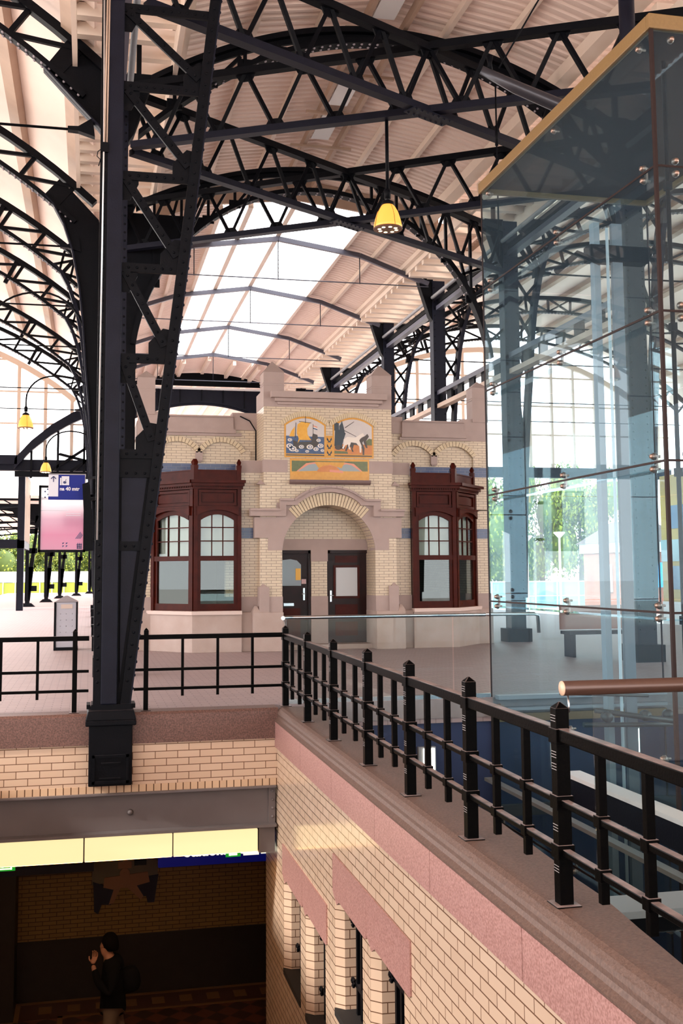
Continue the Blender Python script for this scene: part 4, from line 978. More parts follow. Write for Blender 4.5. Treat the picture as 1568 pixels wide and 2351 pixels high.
L(U([(.515, 1.12), (.70, 1.08), (.70, 1.10), (.515, 1.16)]), 5, 5); L(U([(.70, .58), (.712, .58), (.712, .88), (.70, .88)]), 5, 4)
for k, mi in ((0, 9), (1, 3), (2, 2)): L(U([(.712, .84 - k * .035), (.82, .80 - k * .035), (.82, .77 - k * .035), (.712, .805 - k * .035)]), mi, 4)
rnd = random.Random(5)
for (u, v, r) in ((.09, .22, .09), (.17, .14, .10), (.40, .20, .07), (.62, .20, .09), (.78, .14, .07), (.90, .24, .08), (.85, .40, .06), (.28, .08, .05), (.10, .40, .06), (.55, .07, .05), (.95, .10, .05)):
    for (mi, q, k) in ((3, 1.0, 5), (2, .62, 6), (3, .36, 7)):
        L(U([(min(max(u + r * q * math.cos(t_a) + (1 - q) * .015, 0.005), .995), max(v + r * q * .8 * math.sin(t_a), .01)) for t_a in [2 * PI * i / 10 for i in range(10)]]), mi, k)
m.build('ship_tile_panel', TM, pav)
L, U, a, b = panel(4.995, 5.885, 'coach')
L(U([(0, 0), (1, 0), (1, .30), (0, .30)]), 7, 2); L(U([(0, .02), (.36, .02), (.34, .08), (0, .10)]), 6, 3); L(U([(.82, .28), (1, .28), (1, .46), (.92, .48), (.84, .40)]), 6, 3)
L(U([(.0, .24), (.2, .24), (.24, .42), (.30, .62), (.20, .74), (.02, .72)]), 10, 3); L(U([(0, .70), (.12, .70), (.12, .92), (0, .96)]), 10, 4)
L(U([(.13, .66), (.28, .62), (.25, .80), (.22, .92), (.20, 1.0), (.17, .90), (.13, .84)]), 10, 5)
for (u, v, r) in ((.10, .20, .09), (.22, .20, .06)): L(U([(u + r * math.cos(2 * PI * i / 12), v + r * .8 * math.sin(2 * PI * i / 12)) for i in range(12)]), 5, 4)
hs = [(.24, .44), (.34, .52), (.56, .50), (.66, .58), (.76, .64), (.80, .56), (.72, .52), (.66, .42), (.72, .26), (.71, .06), (.67, .06), (.66, .24), (.58, .34), (.44, .36), (.40, .24), (.43, .14), (.38, .16), (.36, .30), (.28, .26), (.24, .16), (.20, .18), (.26, .34)]
L(U([(u + .08, v - .07) for u, v in hs]), 5, 4); L(U(hs), 3, 6)
L(U([(.28, .80), (.52, .98), (.53, .97), (.29, .78)]), 5, 5); L(U([(.26, .72), (.58, .54), (.58, .525), (.26, .70)]), 5, 5)
L(U([(.76, .50), (.88, .62), (.92, .54), (.84, .40), (.88, .20), (.84, .20), (.78, .36)]), 5, 5)
m.build('coach_tile_panel', TM, pav)
m = MB()
def LL(poly, mi, k): m.cur = mi; m.prism(poly, 'y', YF - .010 - k * .0015, YF + .02)
LL([(4.845, 4.02), (4.995, 4.02), (4.995, 4.49), (4.845, 4.49)], 0, 0)
for k in range(3):
    z = 4.07 + k * .14
    for s in (-1, 1): LL([(4.92, z + .01), (4.92 + s * .055, z + .05), (4.92 + s * .05, z + .11), (4.92 + s * .02, z + .06)], 10, 1)
    LL([(4.885, z), (4.955, z), (4.94, z + .03), (4.90, z + .03)], 10, 2)
m.build('ornament_strip', TM, pav)
m = MB()
LL([(4.075, 3.52), (5.785, 3.52), (5.785, 4.0), (4.075, 4.0)], 0, 0)
LL([(4.11, 3.72), (5.75, 3.72), (5.75, 3.95), (4.11, 3.95)], 6, 1)
LL([(4.20, 3.72), (5.66, 3.72), (5.45, 3.90), (5.2, 3.93), (4.66, 3.93), (4.42, 3.90)], 9, 2)
LL([(4.23, 3.72), (5.63, 3.72), (5.40, 3.87), (5.28, 3.89), (4.93, 3.76), (4.60, 3.89), (4.47, 3.87)], 8, 3)
LL([(4.60, 3.93), (5.25, 3.93), (5.18, 3.80), (4.93, 3.87), (4.68, 3.80)], 0, 4)
LL([(4.90 + .25 * math.cos(PI * i / 10), 3.72 + .14 * math.sin(PI * i / 10)) for i in range(11)], 7, 5)
LL([(4.075, 3.60), (5.785, 3.60), (5.785, 3.74), (5.30, 3.74), (4.62, 3.74), (4.075, 3.72)], 0, 4)
LL([(4.92, 3.72), (5.22, 3.70), (5.2, 3.75), (4.92, 3.77)], 9, 6)
m.build('sunrise_tile_panel', TM, pav)
MB().prism([(YF - .10, 3.53), (YF - .09, 3.49), (YF - .04, 3.45), (YF + .05, 3.45), (YF + .05, 3.545), (YF - .10, 3.545)], 'x', 4.06, 5.80).build('panel_sill', mat('brown_sill_stone', (0.17, 0.11, 0.10), 0.6), pav)
for (x0, x1) in ((3.955, 4.845), (4.995, 5.885)):
    m = MB(); c = (x0 + x1) / 2; n = 24
    for k in range(n):
        u0, u1 = -1.1 + 2.2 * (k + .06) / n, -1.1 + 2.2 * (k + .94) / n; h = (x1 - x0) / 2
        f = lambda u: (c + u * h, 4.72 + .17 * (1 - u * u)); g_ = lambda u: (c + u * h * 1.10, 4.72 + .17 * (1 - u * u) + .115 - .02 * abs(u))
        m.prism([f(u0), g_(u0), g_(u1), f(u1)], 'y', YF - .018, YF + .02)
    m.build('panel_arch_bricks', VOUS, pav)
# ------------------------------------------------------------------ railing round the stairwell
def post(m, x, y, z0, z1, w=0.072):
    m.box(x - w / 2, x + w / 2, y - w / 2, y + w / 2, z0, z1 - 0.03); m.pyramid(x - w / 2, x + w / 2, y - w / 2, y + w / 2, z1 - 0.03, z1, 0.1)
    m.box(x - w / 2 - .03, x + w / 2 + .03, y - w / 2 - .03, y + w / 2 + .03, z0 - 0.002, z0 + 0.006)
PX = 2.34
GLINT = mat('pale_notch_glint', (.32, .29, .29), .5)  # pale colour standing in for glints on the posts
PY = [13.10, 11.74, 10.45, 9.11, 7.86, 6.55, 5.20, 3.88, 2.6]
t_ = thing('side_railing', 'black wrought iron railing running toward the viewer along the granite coping', 'railing', (PX, 8, 0))
for i, y in enumerate(PY):
    m = MB(); z = zc(y); post(m, PX, y, z, z + 0.965 + .004 * (13 - y))
    for zz in (0.26, 0.50): m.box(PX - .045, PX + .045, y - .045, y + .045, z + zz - .035, z + zz + .035)
    m.box(PX - .043, PX + .043, y - .05, y + .05, z + .79, z + .865)
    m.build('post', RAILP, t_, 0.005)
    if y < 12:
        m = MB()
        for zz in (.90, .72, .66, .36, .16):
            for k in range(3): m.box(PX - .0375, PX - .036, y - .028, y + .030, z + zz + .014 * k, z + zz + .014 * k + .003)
        m.build('notch_glints', GLINT, t_)  # pale ticks painted on as light glinting off the post notches
for a, b in zip(PY[:-1], PY[1:]):
    za, zb = zc(a), zc(b)
    for k in (1, 2):
        y = a + (b - a) * k / 3; z = zc(y); m = MB(); m.box(PX - .02, PX + .02, y - .02, y + .02, z + 0.13, z + 0.83)
        for zz in (0.26, 0.50): m.box(PX - .03, PX + .03, y - .03, y + .03, z + zz - .028, z + zz + .028)
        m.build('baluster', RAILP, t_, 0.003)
for (zz, w, h, nm) in ((0.835, 0.06, 0.065, 'top_rail'), (0.50, 0.045, 0.032, 'middle_rail'), (0.26, 0.045, 0.032, 'lower_rail')):
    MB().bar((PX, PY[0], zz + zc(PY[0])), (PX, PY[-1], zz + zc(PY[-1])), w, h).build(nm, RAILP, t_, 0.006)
def end_rail(nm_label, x0, x1, posts, bals, loc):
    t_ = thing('end_railing', nm_label, 'railing', loc, 'railings on the stairwell end wall')
    y = 13.13
    for x in posts:
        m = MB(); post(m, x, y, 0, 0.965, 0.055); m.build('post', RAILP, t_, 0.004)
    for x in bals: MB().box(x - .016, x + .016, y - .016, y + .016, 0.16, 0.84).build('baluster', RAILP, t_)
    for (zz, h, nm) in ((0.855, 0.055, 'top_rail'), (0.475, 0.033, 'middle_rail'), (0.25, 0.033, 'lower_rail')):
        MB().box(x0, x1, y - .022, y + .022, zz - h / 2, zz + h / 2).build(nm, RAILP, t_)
end_rail('short black railing right of the riveted column on the stairwell end wall', 0.53, PX, [0.67], [1.10, 1.52, 1.94], (1.4, 13.13, 0))
end_rail('short black railing left of the riveted column on the stairwell end wall', -2.35, 0.01, [-0.15, -2.2], [-0.57, -0.98, -1.4, -1.8], (-1.2, 13.13, 0))

# ------------------------------------------------------------------ iron grilles in the wall openings
for k, (y0, y1, z0, z1) in enumerate(OPEN):
    nm = ['farthest opening of the tiled side wall', 'second opening from the far end of the tiled side wall', 'third opening from the far end of the tiled side wall', 'nearest opening of the tiled side wall'][k]
    t_ = thing('window_grille', f'black iron grille in the {nm}', 'grille', (SX + .3, (y0 + y1) / 2, z0), 'window grilles in the side wall')
    x = SX + .165
    for j in range(6):
        y = y1 - 0.2 - (y1 - y0 - .24) * j / 5
        MB().box(x - .015, x + .015, y - .022, y + .022, z0, z1).build('bar', IRON, t_)
    for z in (z0 + .25, z1 - .22):
        m = MB().box(x - .02, x + .02, y0, y1 - .1, z - .02, z + .02); yy = y1 - .11
        m.tube([(x - .03, yy - .02 + .045 * math.cos(a) * (1 - a / 14), z + .045 * math.sin(a) * (1 - a / 14)) for a in [i * .6 for i in range(14)]], .014, 6)
        m.build('scrolled_rail', IRON, t_)

# ------------------------------------------------------------------ glass balustrade with steel handrail at the pit
t_ = thing('glass_balustrade', 'clear glass balustrade with steel tube handrail in front of the pavilion doors', 'balustrade', (3.7, 13.35, 0))
m = MB().tube([(2.33, 13.2, 1.05), (2.36, 13.32, 1.05), (2.5, 13.33, 1.05), (5.0, 13.33, 1.05), (5.05, 13.42, 1.05), (5.72, 13.42, 1.05), (5.77, 13.42, 1.02), (5.78, 13.42, .80)], 0.025, 10); m.build('handrail', STEEL, t_)
for (x0, x1) in ((2.40, 4.55), (4.57, 5.05)): MB().box(x0, x1, 13.325, 13.337, 0.03, 1.03).build('glass_pane', GLASSC, t_)
m = MB().box(2.40, 5.05, 13.30, 13.36, 0.0, 0.05); m.build('floor_channel', STEEL, t_)
MB().tube([(2.37, 13.3, 0.0), (2.37, 13.3, 1.04)], 0.02, 8).build('end_post', STEEL, t_)
t_ = thing('near_handrail', 'thick brown tubular handrail with pale end cap above the side railing', 'handrail', (3.5, 5.4, 0.98))
MB().tube([(2.45, 5.4, 0.984), (7.5, 5.4, 0.984)], 0.039, 20).build('tube', COPPER, t_)
MB().lathe([(0.0, -.004), (0.038, -.003), (0.039, 0.004)], (2.448, 5.4, 0.984), 20, 'x').build('end_cap', CAPEND, t_)
MB().tube([(2.48, 5.4, 0.95), (2.48, 5.39, 0.90), (2.475, 5.38, 0.86)], 0.005, 6).build('support_pin', STEEL, t_)
MB().box(2.62, 7.5, 5.394, 5.406, -0.3, 0.95).build('glass_pane', GLASSC, t_)

# ------------------------------------------------------------------ glass lift shaft
SXa, SXb, SYa, SYb = 5.07, 7.5, 8.82, 13.33
lift = thing('glass_lift_shaft', 'tall glass lift shaft with ochre roof edge beside the stairwell', 'lift shaft', (6.3, 11, -4))
JZ = [-3.9, -2.9, -1.52, -0.15, 1.223, 2.593, 3.97, 5.34, 6.66]
for z0, z1 in zip(JZ[:-1], JZ[1:]):
    a, b = z0 + .006, z1 - .006
    MB().box(SXa - .006, SXa + .006, SYa + .02, SYb - .02, a, b).build('side_pane', GLASS, lift)
    MB().box(SXa + .02, SXb - .02, SYa - .006, SYa + .006, a, b).build('front_pane', GLASS, lift)
    MB().box(SXa + .02, SXb - .02, SYb - .006, SYb + .006, a, b).build('back_pane', GLASSC, lift)
    MB().box(SXb - .006, SXb + .006, SYa + .02, SYb - .02, a, b).build('far_side_pane', GLASSC, lift)
for z in JZ[1:-1]:
    m = MB().box(SXa - .008, SXa + .008, SYa, SYb, z - .010, z + .010); m.box(SXa, SXb, SYa - .008, SYa + .008, z - .010, z + .010); m.build('joint_strip', BROWN, lift)
for z in JZ[2:-1]:                                         # glass stiffener ribs behind each joint
    MB().box(SXa + .02, SXa + .16, SYa + .1, SYb - .1, z - .075, z - .063).build('stiffening_rib', GLASSC, lift)
for (x, y, nm) in ((SXa, SYa, 'front_corner_profile'), (SXa, SYb, 'back_corner_profile'), (SXb, SYa, 'right_corner_profile'), (SXb, SYb, 'far_corner_profile')):
    w = .016 if nm.startswith('front') else .009
    MB().box(x - w, x + w, y - w, y + w, -3.9, 6.66).build(nm, BROWN, lift)
CL = mat('dull_bronze_fixing', (0.36, 0.25, 0.20), 0.35, metal=0.8)
for z in JZ[2:]:
    for y in (9.07, 11.03, 13.10):
        m = MB()
        for dz in (-.06, .06) if z < 6 else (-.08,):
            m.lathe([(0.0, -.022), (0.02, -.02), (0.024, -.008), (0.024, .0), (0.034, .008), (0.034, .03), (0.012, .03), (0.012, .08)], (SXa, y, z + dz), 12, 'x')
        if z < 6: m.box(SXa + .03, SXa + .05, y - .018, y + .018, z - .07, z + .07)
        m.build('glass_clamp', CL, lift)
    for x in (5.28, 7.2):
        m = MB()
        for dz in (-.06, .06) if z < 6 else (-.08,):
            m.lathe([(0.0, -.022), (0.02, -.02), (0.024, -.008), (0.024, .0), (0.034, .008), (0.034, .03)], (x, SYa, z + dz), 12, 'y')
        m.build('glass_clamp', CL, lift)
m = MB(); d = .035
m.box(SXa - d, SXb + d, SYa - d, SYa + .03, 6.655, 6.80); m.box(SXa - d, SXb + d, SYb - .03, SYb + d, 6.655, 6.80); m.box(SXa - d, SXa + .03, SYa + .03, SYb - .03, 6.655, 6.80); m.box(SXb - .03, SXb + d, SYa + .03, SYb - .03, 6.655, 6.80)
m.build('roof_edge', GOLD, lift, .008)
MB().box(SXa + .03, SXb - .03, SYa + .03, SYb - .03, 6.72, 6.78).build('roof_panel', BROWN, lift)
MB().box(6.17, 6.25, 12.3, 12.42, -3.9, 6.0).build('guide_rail', ALU, lift)
MB().box(6.42, 6.56, 12.3, 12.36, -3.9, 6.0).build('counterweight_rail', mat('mid_grey_paint', (.20, .21, .23), .4), lift)
MB().tube([(6.3, 12.2, -3.9), (6.3, 12.2, 5.9)], 0.02, 8).build('hydraulic_pipe', WHITE, lift)
m = MB(); m.box(6.1, 6.9, 12.25, 12.45, 5.5, 5.7); m.tube([(5.6, 12.2, 5.3), (5.9, 12.2, 5.55), (6.2, 12.2, 5.45)], .04, 8); m.build('pulley_bracket', IRON, lift)
MB().tube([(5.35, 9.1, -3.5), (5.35, 9.1, 6.5)], 0.022, 8).build('tension_rod', IRON, lift)
for z in JZ[2:-1]: MB().box(5.32, 5.38, 9.07, 9.13, z - .12, z - .04).build('rod_connector', IRON, lift)
m = MB(); m.tube([(5.5, 12.2, .15), (6.6, 12.1, .1)], .02, 6); m.tube([(5.7, 12.0, -.2), (6.9, 12.1, -.25)], .03, 6); m.tube([(5.9, 12.1, -.05), (6.8, 11.9, -.18)], .035, 6)
for x in (6.0, 6.5, 6.8): m.lathe([(0.0, -.06), (.06, -.05), (.07, 0), (.06, .05), (0, .06)], (x, 12.0, -.12), 10, 'y')
m.build('door_machinery', mat('dark_machinery', (0.06, 0.06, 0.055), 0.4, metal=.5), lift)
m = MB(); m.box(5.1, 7.45, 13.15, 13.30, -.02, .03); m.box(5.1, 7.45, 13.15, 13.30, -.16, -.12); m.build('sill_strip', ALU, lift)
MB().box(5.1, 7.45, 13.18, 13.28, -.3, -.2).build('ochre_sill', GOLD, lift)
t_ = thing('white_pit_beam', 'white painted steel beam along the lift pit behind the near railing post', 'beam', (4.9, 9, -.5))
MB().box(4.78, 4.98, 5.0, 10.6, -.49, -.45).build('top_plate', WHITE, t_); MB().box(4.86, 4.90, 5.0, 10.6, -.75, -.49).build('web', IRON2, t_)
t_ = thing('near_pit_ledge', 'pale steel ledge crossing the pit below the brown handrail', 'ledge', (4, 5.9, -.4))
MB().box(2.72, 7.5, 5.75, 6.05, -.34, -.30).build('tread', ALU, t_); MB().box(2.72, 7.5, 6.02, 6.05, -.52, -.34).build('edge', IRON, t_)
m = MB(); m.box(4.90, 5.0, 5, 13.2, -2.0, -1.93); m.box(4.9, 5.0, 5, 13.2, -1.02, -0.98)
t_ = thing('pit_rail', 'grey steel rail low in the blue lift pit beside the glass', 'rail', (4.95, 9, -2)); m.build('rail', mat('grey_steel_paint', (.25, .27, .28), .4), t_)
for (x, z, nm) in ((4.20, -.76, 'left of the glass lift shaft'), (7.02, -.62, 'behind the glass lift shaft')):
    t_ = thing('wall_lamp', f'glowing twin tube lamp on the blue pit wall {nm}', 'lamp', (x, 13.3, z), 'lamps on the blue pit wall')
    MB().box(x - .13, x + .10, 13.30, 13.36, z - .17, z + .17).build('housing', ALU, t_, .006)
    for dx in (-.045, .05): MB().box(x + dx - .022, x + dx + .03, 13.285, 13.30, z - .15, z + .15).build('tube', TUBEL, t_)

# tubes and rods above the lift
t_ = thing('mast_tube', 'fat grey steel tube slanting down onto the lift shaft roof', 'tube', (5.6, 12.9, 7.5))
MB().tube([(5.0, 13.05, 8.25), (5.45, 12.98, 8.02), (6.3, 12.85, 7.66), (7.6, 12.6, 7.1)], [.055, .085, .10, .10], 16).build('tube', mat('dark_steel_tube', (.045, .045, .055), .3, metal=.4), t_)
MB().lathe([(.04, -.1), (.03, .0), (.05, .1)], (5.12, 13.05, 8.35), 10).build('end_joint', IRON, t_)
MB().tube([(7.0, 12.75, 7.28), (7.0, 12.75, 6.78)], .05, 8).build('foot', IRON, t_)
t_ = thing('mast_post', 'dark round post rising from the lift shaft roof at the upper right', 'post', (6.3, 11.3, 6.8))
MB().tube([(6.35, 11.6, 6.78), (6.35, 11.6, 9.6)], .095, 14).build('post', IRON2, t_)
t_ = thing('tension_rod', 'thin steel rod with turnbuckle hanging beside the lift shaft roof', 'rod', (5.76, 14.5, 8))
m = MB().tube([(5.77, 14.5, 6.2), (5.77, 14.5, 8.85)], .013, 6); m.build('rod', IRON, t_)
MB().tube([(5.77, 14.5, 7.85), (5.77, 14.5, 8.15)], .026, 8).build('turnbuckle', IRON, t_)
MB().tube([(5.25, 13.05, 8.3), (6.6, 13.2, 10.6)], .012, 6).build('stay', IRON, t_)

# ------------------------------------------------------------------ lamps
def pendant(name, c, R, label, stem_top=None, arm=None, grp='amber bell lamps'):
    t_ = thing(name, label, 'lamp', c, grp)
    x, y, z = c                                            # z = rim height
    k = R / 0.23
    prof = [(.085 * k, .40 * k), (.12 * k, .36 * k), (.17 * k, .27 * k), (.205 * k, .16 * k), (.225 * k, .06 * k), (.23 * k, 0)]
    MB().lathe(prof, (x, y, z), 24).build('shade', LAMPG, t_)
    m = MB()
    for j in range(4):
        a = 2 * PI * j / 4 + .25
        m.tube([(x + (r + .004) * math.cos(a), y + (r + .004) * math.sin(a), z + h) for r, h in prof], .004 * k, 4)
    m.lathe([(.232 * k, -.008), (.236 * k, .004), (.232 * k, .014)], (x, y, z), 24); m.build('shade_ribs', mat('brown_shade_rib', (.14, .05, .02), .4), t_)
    m = MB().lathe([(.0, .50 * k), (.05 * k, .50 * k), (.055 * k, .62 * k), (.035 * k, .66 * k)][::-1] + [(.10 * k, .44 * k), (.11 * k, .40 * k), (.09 * k, .39 * k)], (x, y, z), 16); m.build('neck', IRON, t_)
    MB().lathe([(.0, .055 * k), (.10 * k, .05 * k), (.205 * k, .012 * k)], (x, y, z), 20).build('reflector', mat('grey_reflector', (.35, .30, .28), .4), t_)
    for j in range(8):
        a = 2 * PI * j / 8; m = MB().lathe([(.0, -.028), (.028, -.02), (.04, .0), (.03, .02), (.0, .03)], (x + .14 * k * math.cos(a), y + .14 * k * math.sin(a), z + .01 * k), 10); m.build('bulb', BULB, t_)
    if stem_top: MB().tube([(x, y, z + .62 * k), (x, y, stem_top)], .028, 8).build('stem', IRON, t_)
    if arm: MB().tube(arm, .022, 8).build('curved_arm', IRON, t_)
    return t_
pendant('pendant_lamp', (4.445, 15.75, 6.90), 0.222, 'amber glass bell lamp on a long black stem under the middle roof', 8.75)
def gooseneck(xl, y, ztop, apex, root):
    a = [(xl, y, ztop), (xl, y, ztop + .25)]
    ax, az = apex; rx_, rz_ = root
    for i in range(1, 9):
        t = PI - PI / 2 * i / 8; a.append((ax + (ax - xl) * math.cos(t), y, ztop + .25 + (az - ztop - .25) * math.sin(t)))
    for i in range(1, 9):
        t = PI / 2 - PI / 2 * i / 8; a.append((ax + (rx_ - ax) * math.cos(t), y, rz_ + (az - rz_) * math.sin(t)))
    return a
pendant('gooseneck_lamp', (-1.68, 29.1, 5.42), 0.2, 'amber bell lamp on a curved arm against the left hall window', None, gooseneck(-1.68, 29.1, 5.92, (-0.98, 6.82), (0.2, 6.2)), 'gooseneck lamps in the left hall')
pendant('gooseneck_lamp', (-1.36, 34.4, 4.76), 0.17, 'amber bell lamp on a curved arm just above the blue sign', None, gooseneck(-1.36, 34.4, 5.2, (-0.62, 6.05), (0.2, 5.5)), 'gooseneck lamps in the left hall')
pendant('gooseneck_lamp', (-2.12, 23.7, 6.2), 0.2, 'amber bell lamp half cut by the left edge of the photo', None, gooseneck(-2.12, 23.7, 6.7, (-1.1, 7.68), (-0.15, 6.6)), 'gooseneck lamps in the left hall')

# ------------------------------------------------------------------ text helper
def text(body, size, loc, rot, matr, parent, name='lettering', align='LEFT', ext=0.002):
    cu = bpy.data.curves.new(name, 'FONT'); cu.body = body; cu.size = size; cu.extrude = ext; cu.align_x = align; cu.offset = 0.004 * size / .1
    tmp = bpy.data.objects.new('tmp', cu); me = bpy.data.meshes.new_from_object(tmp); bpy.data.objects.remove(tmp)
    o = bpy.data.objects.new(name, me); C.objects.link(o); o.data.materials.clear(); o.data.materials.append(matr)
    attach(o, parent); o.location = loc; o.rotation_euler = rot
    return o
FRONT = (PI / 2, 0, 0)
SIGNB = mat('blue_sign_face', (0.004, 0.014, 0.20), 0.4, spec=.2); SIGNW = mat('white_sign_face', (0.62, 0.62, 0.68), 0.4); NAVY = mat('navy_sign_print', (0.01, 0.02, 0.11), 0.4)
t_ = thing('direction_sign', 'blue and white direction sign with arrow and the words na 40 mtr', 'sign', (-.38, 18.0, 2.8))
x0, x1, z0, z1, y = -.665, -.09, 2.81, 3.215, 18.0
MB().box(x0, x1, y, y + .05, z0, z1).build('panel', SIGNB, t_); MB().box(x0, x0 + .155, y - .004, y, z0 + .05, z1 - .005).build('arrow_panel', SIGNW, t_)
m = MB(); cx_ = x0 + .078; m.bar((cx_, y - .007, z1 - .12), (cx_, y - .007, z1 - .03), .014, .004, up=(0, 1, 0)); m.bar((cx_, y - .007, z1 - .03), (cx_ - .04, y - .007, z1 - .07), .014, .004, up=(0, 1, 0)); m.bar((cx_, y - .007, z1 - .03), (cx_ + .04, y - .007, z1 - .07), .014, .004, up=(0, 1, 0)); m.build('arrow', NAVY, t_)
m = MB().box(x0 + .205, x0 + .325, y - .004, y, z1 - .17, z1 - .025); m.box(x0 + .18, x0 + .21, y - .004, y, z1 - .17, z1 - .05); m.build('pictogram_square', SIGNW, t_)
m = MB(); c = (x0 + .255, z1 - .125); m.prism([(c[0] + .026 * math.cos(a), c[1] + .022 * math.sin(a)) for a in [2 * PI * i / 14 for i in range(14)]], 'y', y - .007, y - .004); m.prism([(c[0] + .005, c[1] + .03), (c[0] + .02, c[1] + .05), (c[0] + .028, c[1] + .045), (c[0] + .012, c[1] + .026)], 'y', y - .007, y - .004); m.build('fruit_pictogram', NAVY, t_)
text('na 40 mtr', .078, (x0 + .178, y - .003, z1 - .255), FRONT, SIGNW, t_)
MB().box(x0, x1 + .015, y - .006, y + .056, z1, z1 + .015).build('top_edge', mat('grey_sign_frame', (.35, .33, .34), .5), t_); MB().box(x1, x1 + .015, y - .006, y + .056, z0, z1).build('side_edge', mat('grey_sign_frame', (.35, .33, .34), .5), t_)
m = MB(); m.bar((x1, y + .03, z1 - .05), (.2, 17.75, z1 - .05), .04, .04); m.bar((x1, y + .03, z0 + .06), (.2, 17.75, z0 + .06), .04, .04); m.build('bracket', IRON, t_)
SCR = bpy.data.materials.new('pink_poster_print'); SCR.use_nodes = True
nt_ = SCR.node_tree; bb = nt_.nodes['Principled BSDF']; bb.inputs['Roughness'].default_value = .12
gg = nt_.nodes.new('ShaderNodeNewGeometry'); ss = nt_.nodes.new('ShaderNodeSeparateXYZ'); mr = nt_.nodes.new('ShaderNodeMapRange'); cr_ = nt_.nodes.new('ShaderNodeValToRGB')
nt_.links.new(gg.outputs['Position'], ss.inputs[0]); nt_.links.new(ss.outputs['Z'], mr.inputs[0]); mr.inputs[1].default_value = 2.1; mr.inputs[2].default_value = 3.4
nt_.links.new(mr.outputs[0], cr_.inputs[0])
for p_, c_ in ((0.0, (.36, .09, .17)), (.25, (.40, .13, .19)), (.5, (.42, .20, .28)), (1.0, (.38, .07, .16))):
    e_ = cr_.color_ramp.elements.new(p_) if p_ not in (0.0, 1.0) else cr_.color_ramp.elements[0 if p_ == 0 else 1]
    e_.color = (*c_, 1)
nt_.links.new(cr_.outputs[0], bb.inputs['Base Color']); nt_.links.new(cr_.outputs[0], bb.inputs['Emission Color']); bb.inputs['Emission Strength'].default_value = .12
t_ = thing('poster_display', 'pink lit advertising display in a black frame hanging behind the blue sign', 'display', (-.57, 23.25, 2.07))
x0, x1, z0, z1, y = -1.045, -.09, 2.065, 3.455, 23.2
m = MB()
for (a, b, c, d) in ((x0, x1, z0, z0 + .05), (x0, x1, z1 - .05, z1), (x0, x0 + .045, z0, z1), (x1 - .045, x1, z0, z1)): m.box(a, b, y - .03, y + .12, c, d)
m.box(x0, x1, y + .02, y + .12, z0, z1); m.build('frame', IRON, t_)
MB().box(x0 + .045, x1 - .045, y, y + .02, z0 + .05, z1 - .05).build('screen', SCR, t_)
m = MB(); rnd = random.Random(2)
for (u, v) in ((.06, 1.26), (.12, 1.20), (.06, 1.14), (.16, 1.14), (.18, 1.26), (.11, 1.31)): m.box(x0 + .05 + u, x0 + .08 + u, y - .004, y, z0 + v - .015, z0 + v + .015)
for k in range(4): m.bar((x1 - .2 + .03 * k, y - .003, z0 + .28), (x1 - .10 + .014 * k, y - .003, z0 + .42 - .02 * k), .012, .004, up=(0, 1, 0))
for k in range(3): m.box(x1 - .18, x1 - .07, y - .004, y, z0 + .08 + .035 * k, z0 + .095 + .035 * k); m.box(x1 - .165 + .035 * k, x1 - .15 + .035 * k, y - .004, y, z0 + .065, z0 + .19)
for (u, v) in ((.49, .10), (.56, .10), (.49, .16), (.56, .16)): m.prism([(x0 + u, z0 + v), (x0 + u + .04, z0 + v + .04), (x0 + u, z0 + v + .04)], 'y', y - .004, y)
m.build('printed_marks', NAVY, t_)
m = MB()
for (a, b, c, d) in ((.05, .42, 1.09, 1.14), (.60, .80, 1.09, 1.14), (.05, .60, .86, .875), (.55, .85, .80, .81), (.55, .85, .76, .77)): m.box(x0 + a, x0 + b, y - .004, y, z0 + c, z0 + d)
m.build('white_print', SIGNW, t_)
m = MB(); m.box(x1 - .02, .22, y + .04, y + .34, z1 - .3, z1 - .24); m.box(x1 - .02, .22, y + .04, y + .34, z0 + .24, z0 + .3); m.build('bracket', IRON, t_)
t_ = thing('dark_signal_box', 'long dark equipment box leaning along the column beside the pink display', 'box', (-.03, 18.3, 2.2))
m = MB(); m.prism([(-.13, 3.05), (-.02, 3.10), (.04, 2.5), (.05, 1.98), (-.07, 1.97), (-.09, 2.4)], 'y', 17.83, 17.95); m.build('housing', IRON, t_)

# ------------------------------------------------------------------ waste bin
t_ = thing('waste_bin', 'grey metal waste bin with pitched lid on the platform behind the left railing', 'bin', (-.46, 24.1, 0))
MB().box(-.68, -.25, 23.9, 24.35, .06, 1.02).build('body', GREYM, t_, .01)
MB().pyramid(-.72, -.22, 23.85, 24.4, 1.02, 1.15, .1).build('lid', GREYM, t_)
m = MB()
for x in (-.70, -.245): m.box(x - .02, x + .02, 23.87, 23.93, .06, 1.02)
m.build('corner_post', IRON, t_)
MB().box(-.58, -.34, 23.885, 23.91, .88, .97).build('opening', mat('pale_beige_slot', (.55, .43, .36), .6), t_)
m = MB()
for i in range(3):
    for j in range(5): m.rivet((-.59 + .12 * i, 23.9, .25 + .13 * j), (0, -1, 0), .016)
m.build('studs', GREYM, t_)
MB().box(-.72, -.22, 23.85, 24.4, 0, .06).build('foot', IRON, t_)

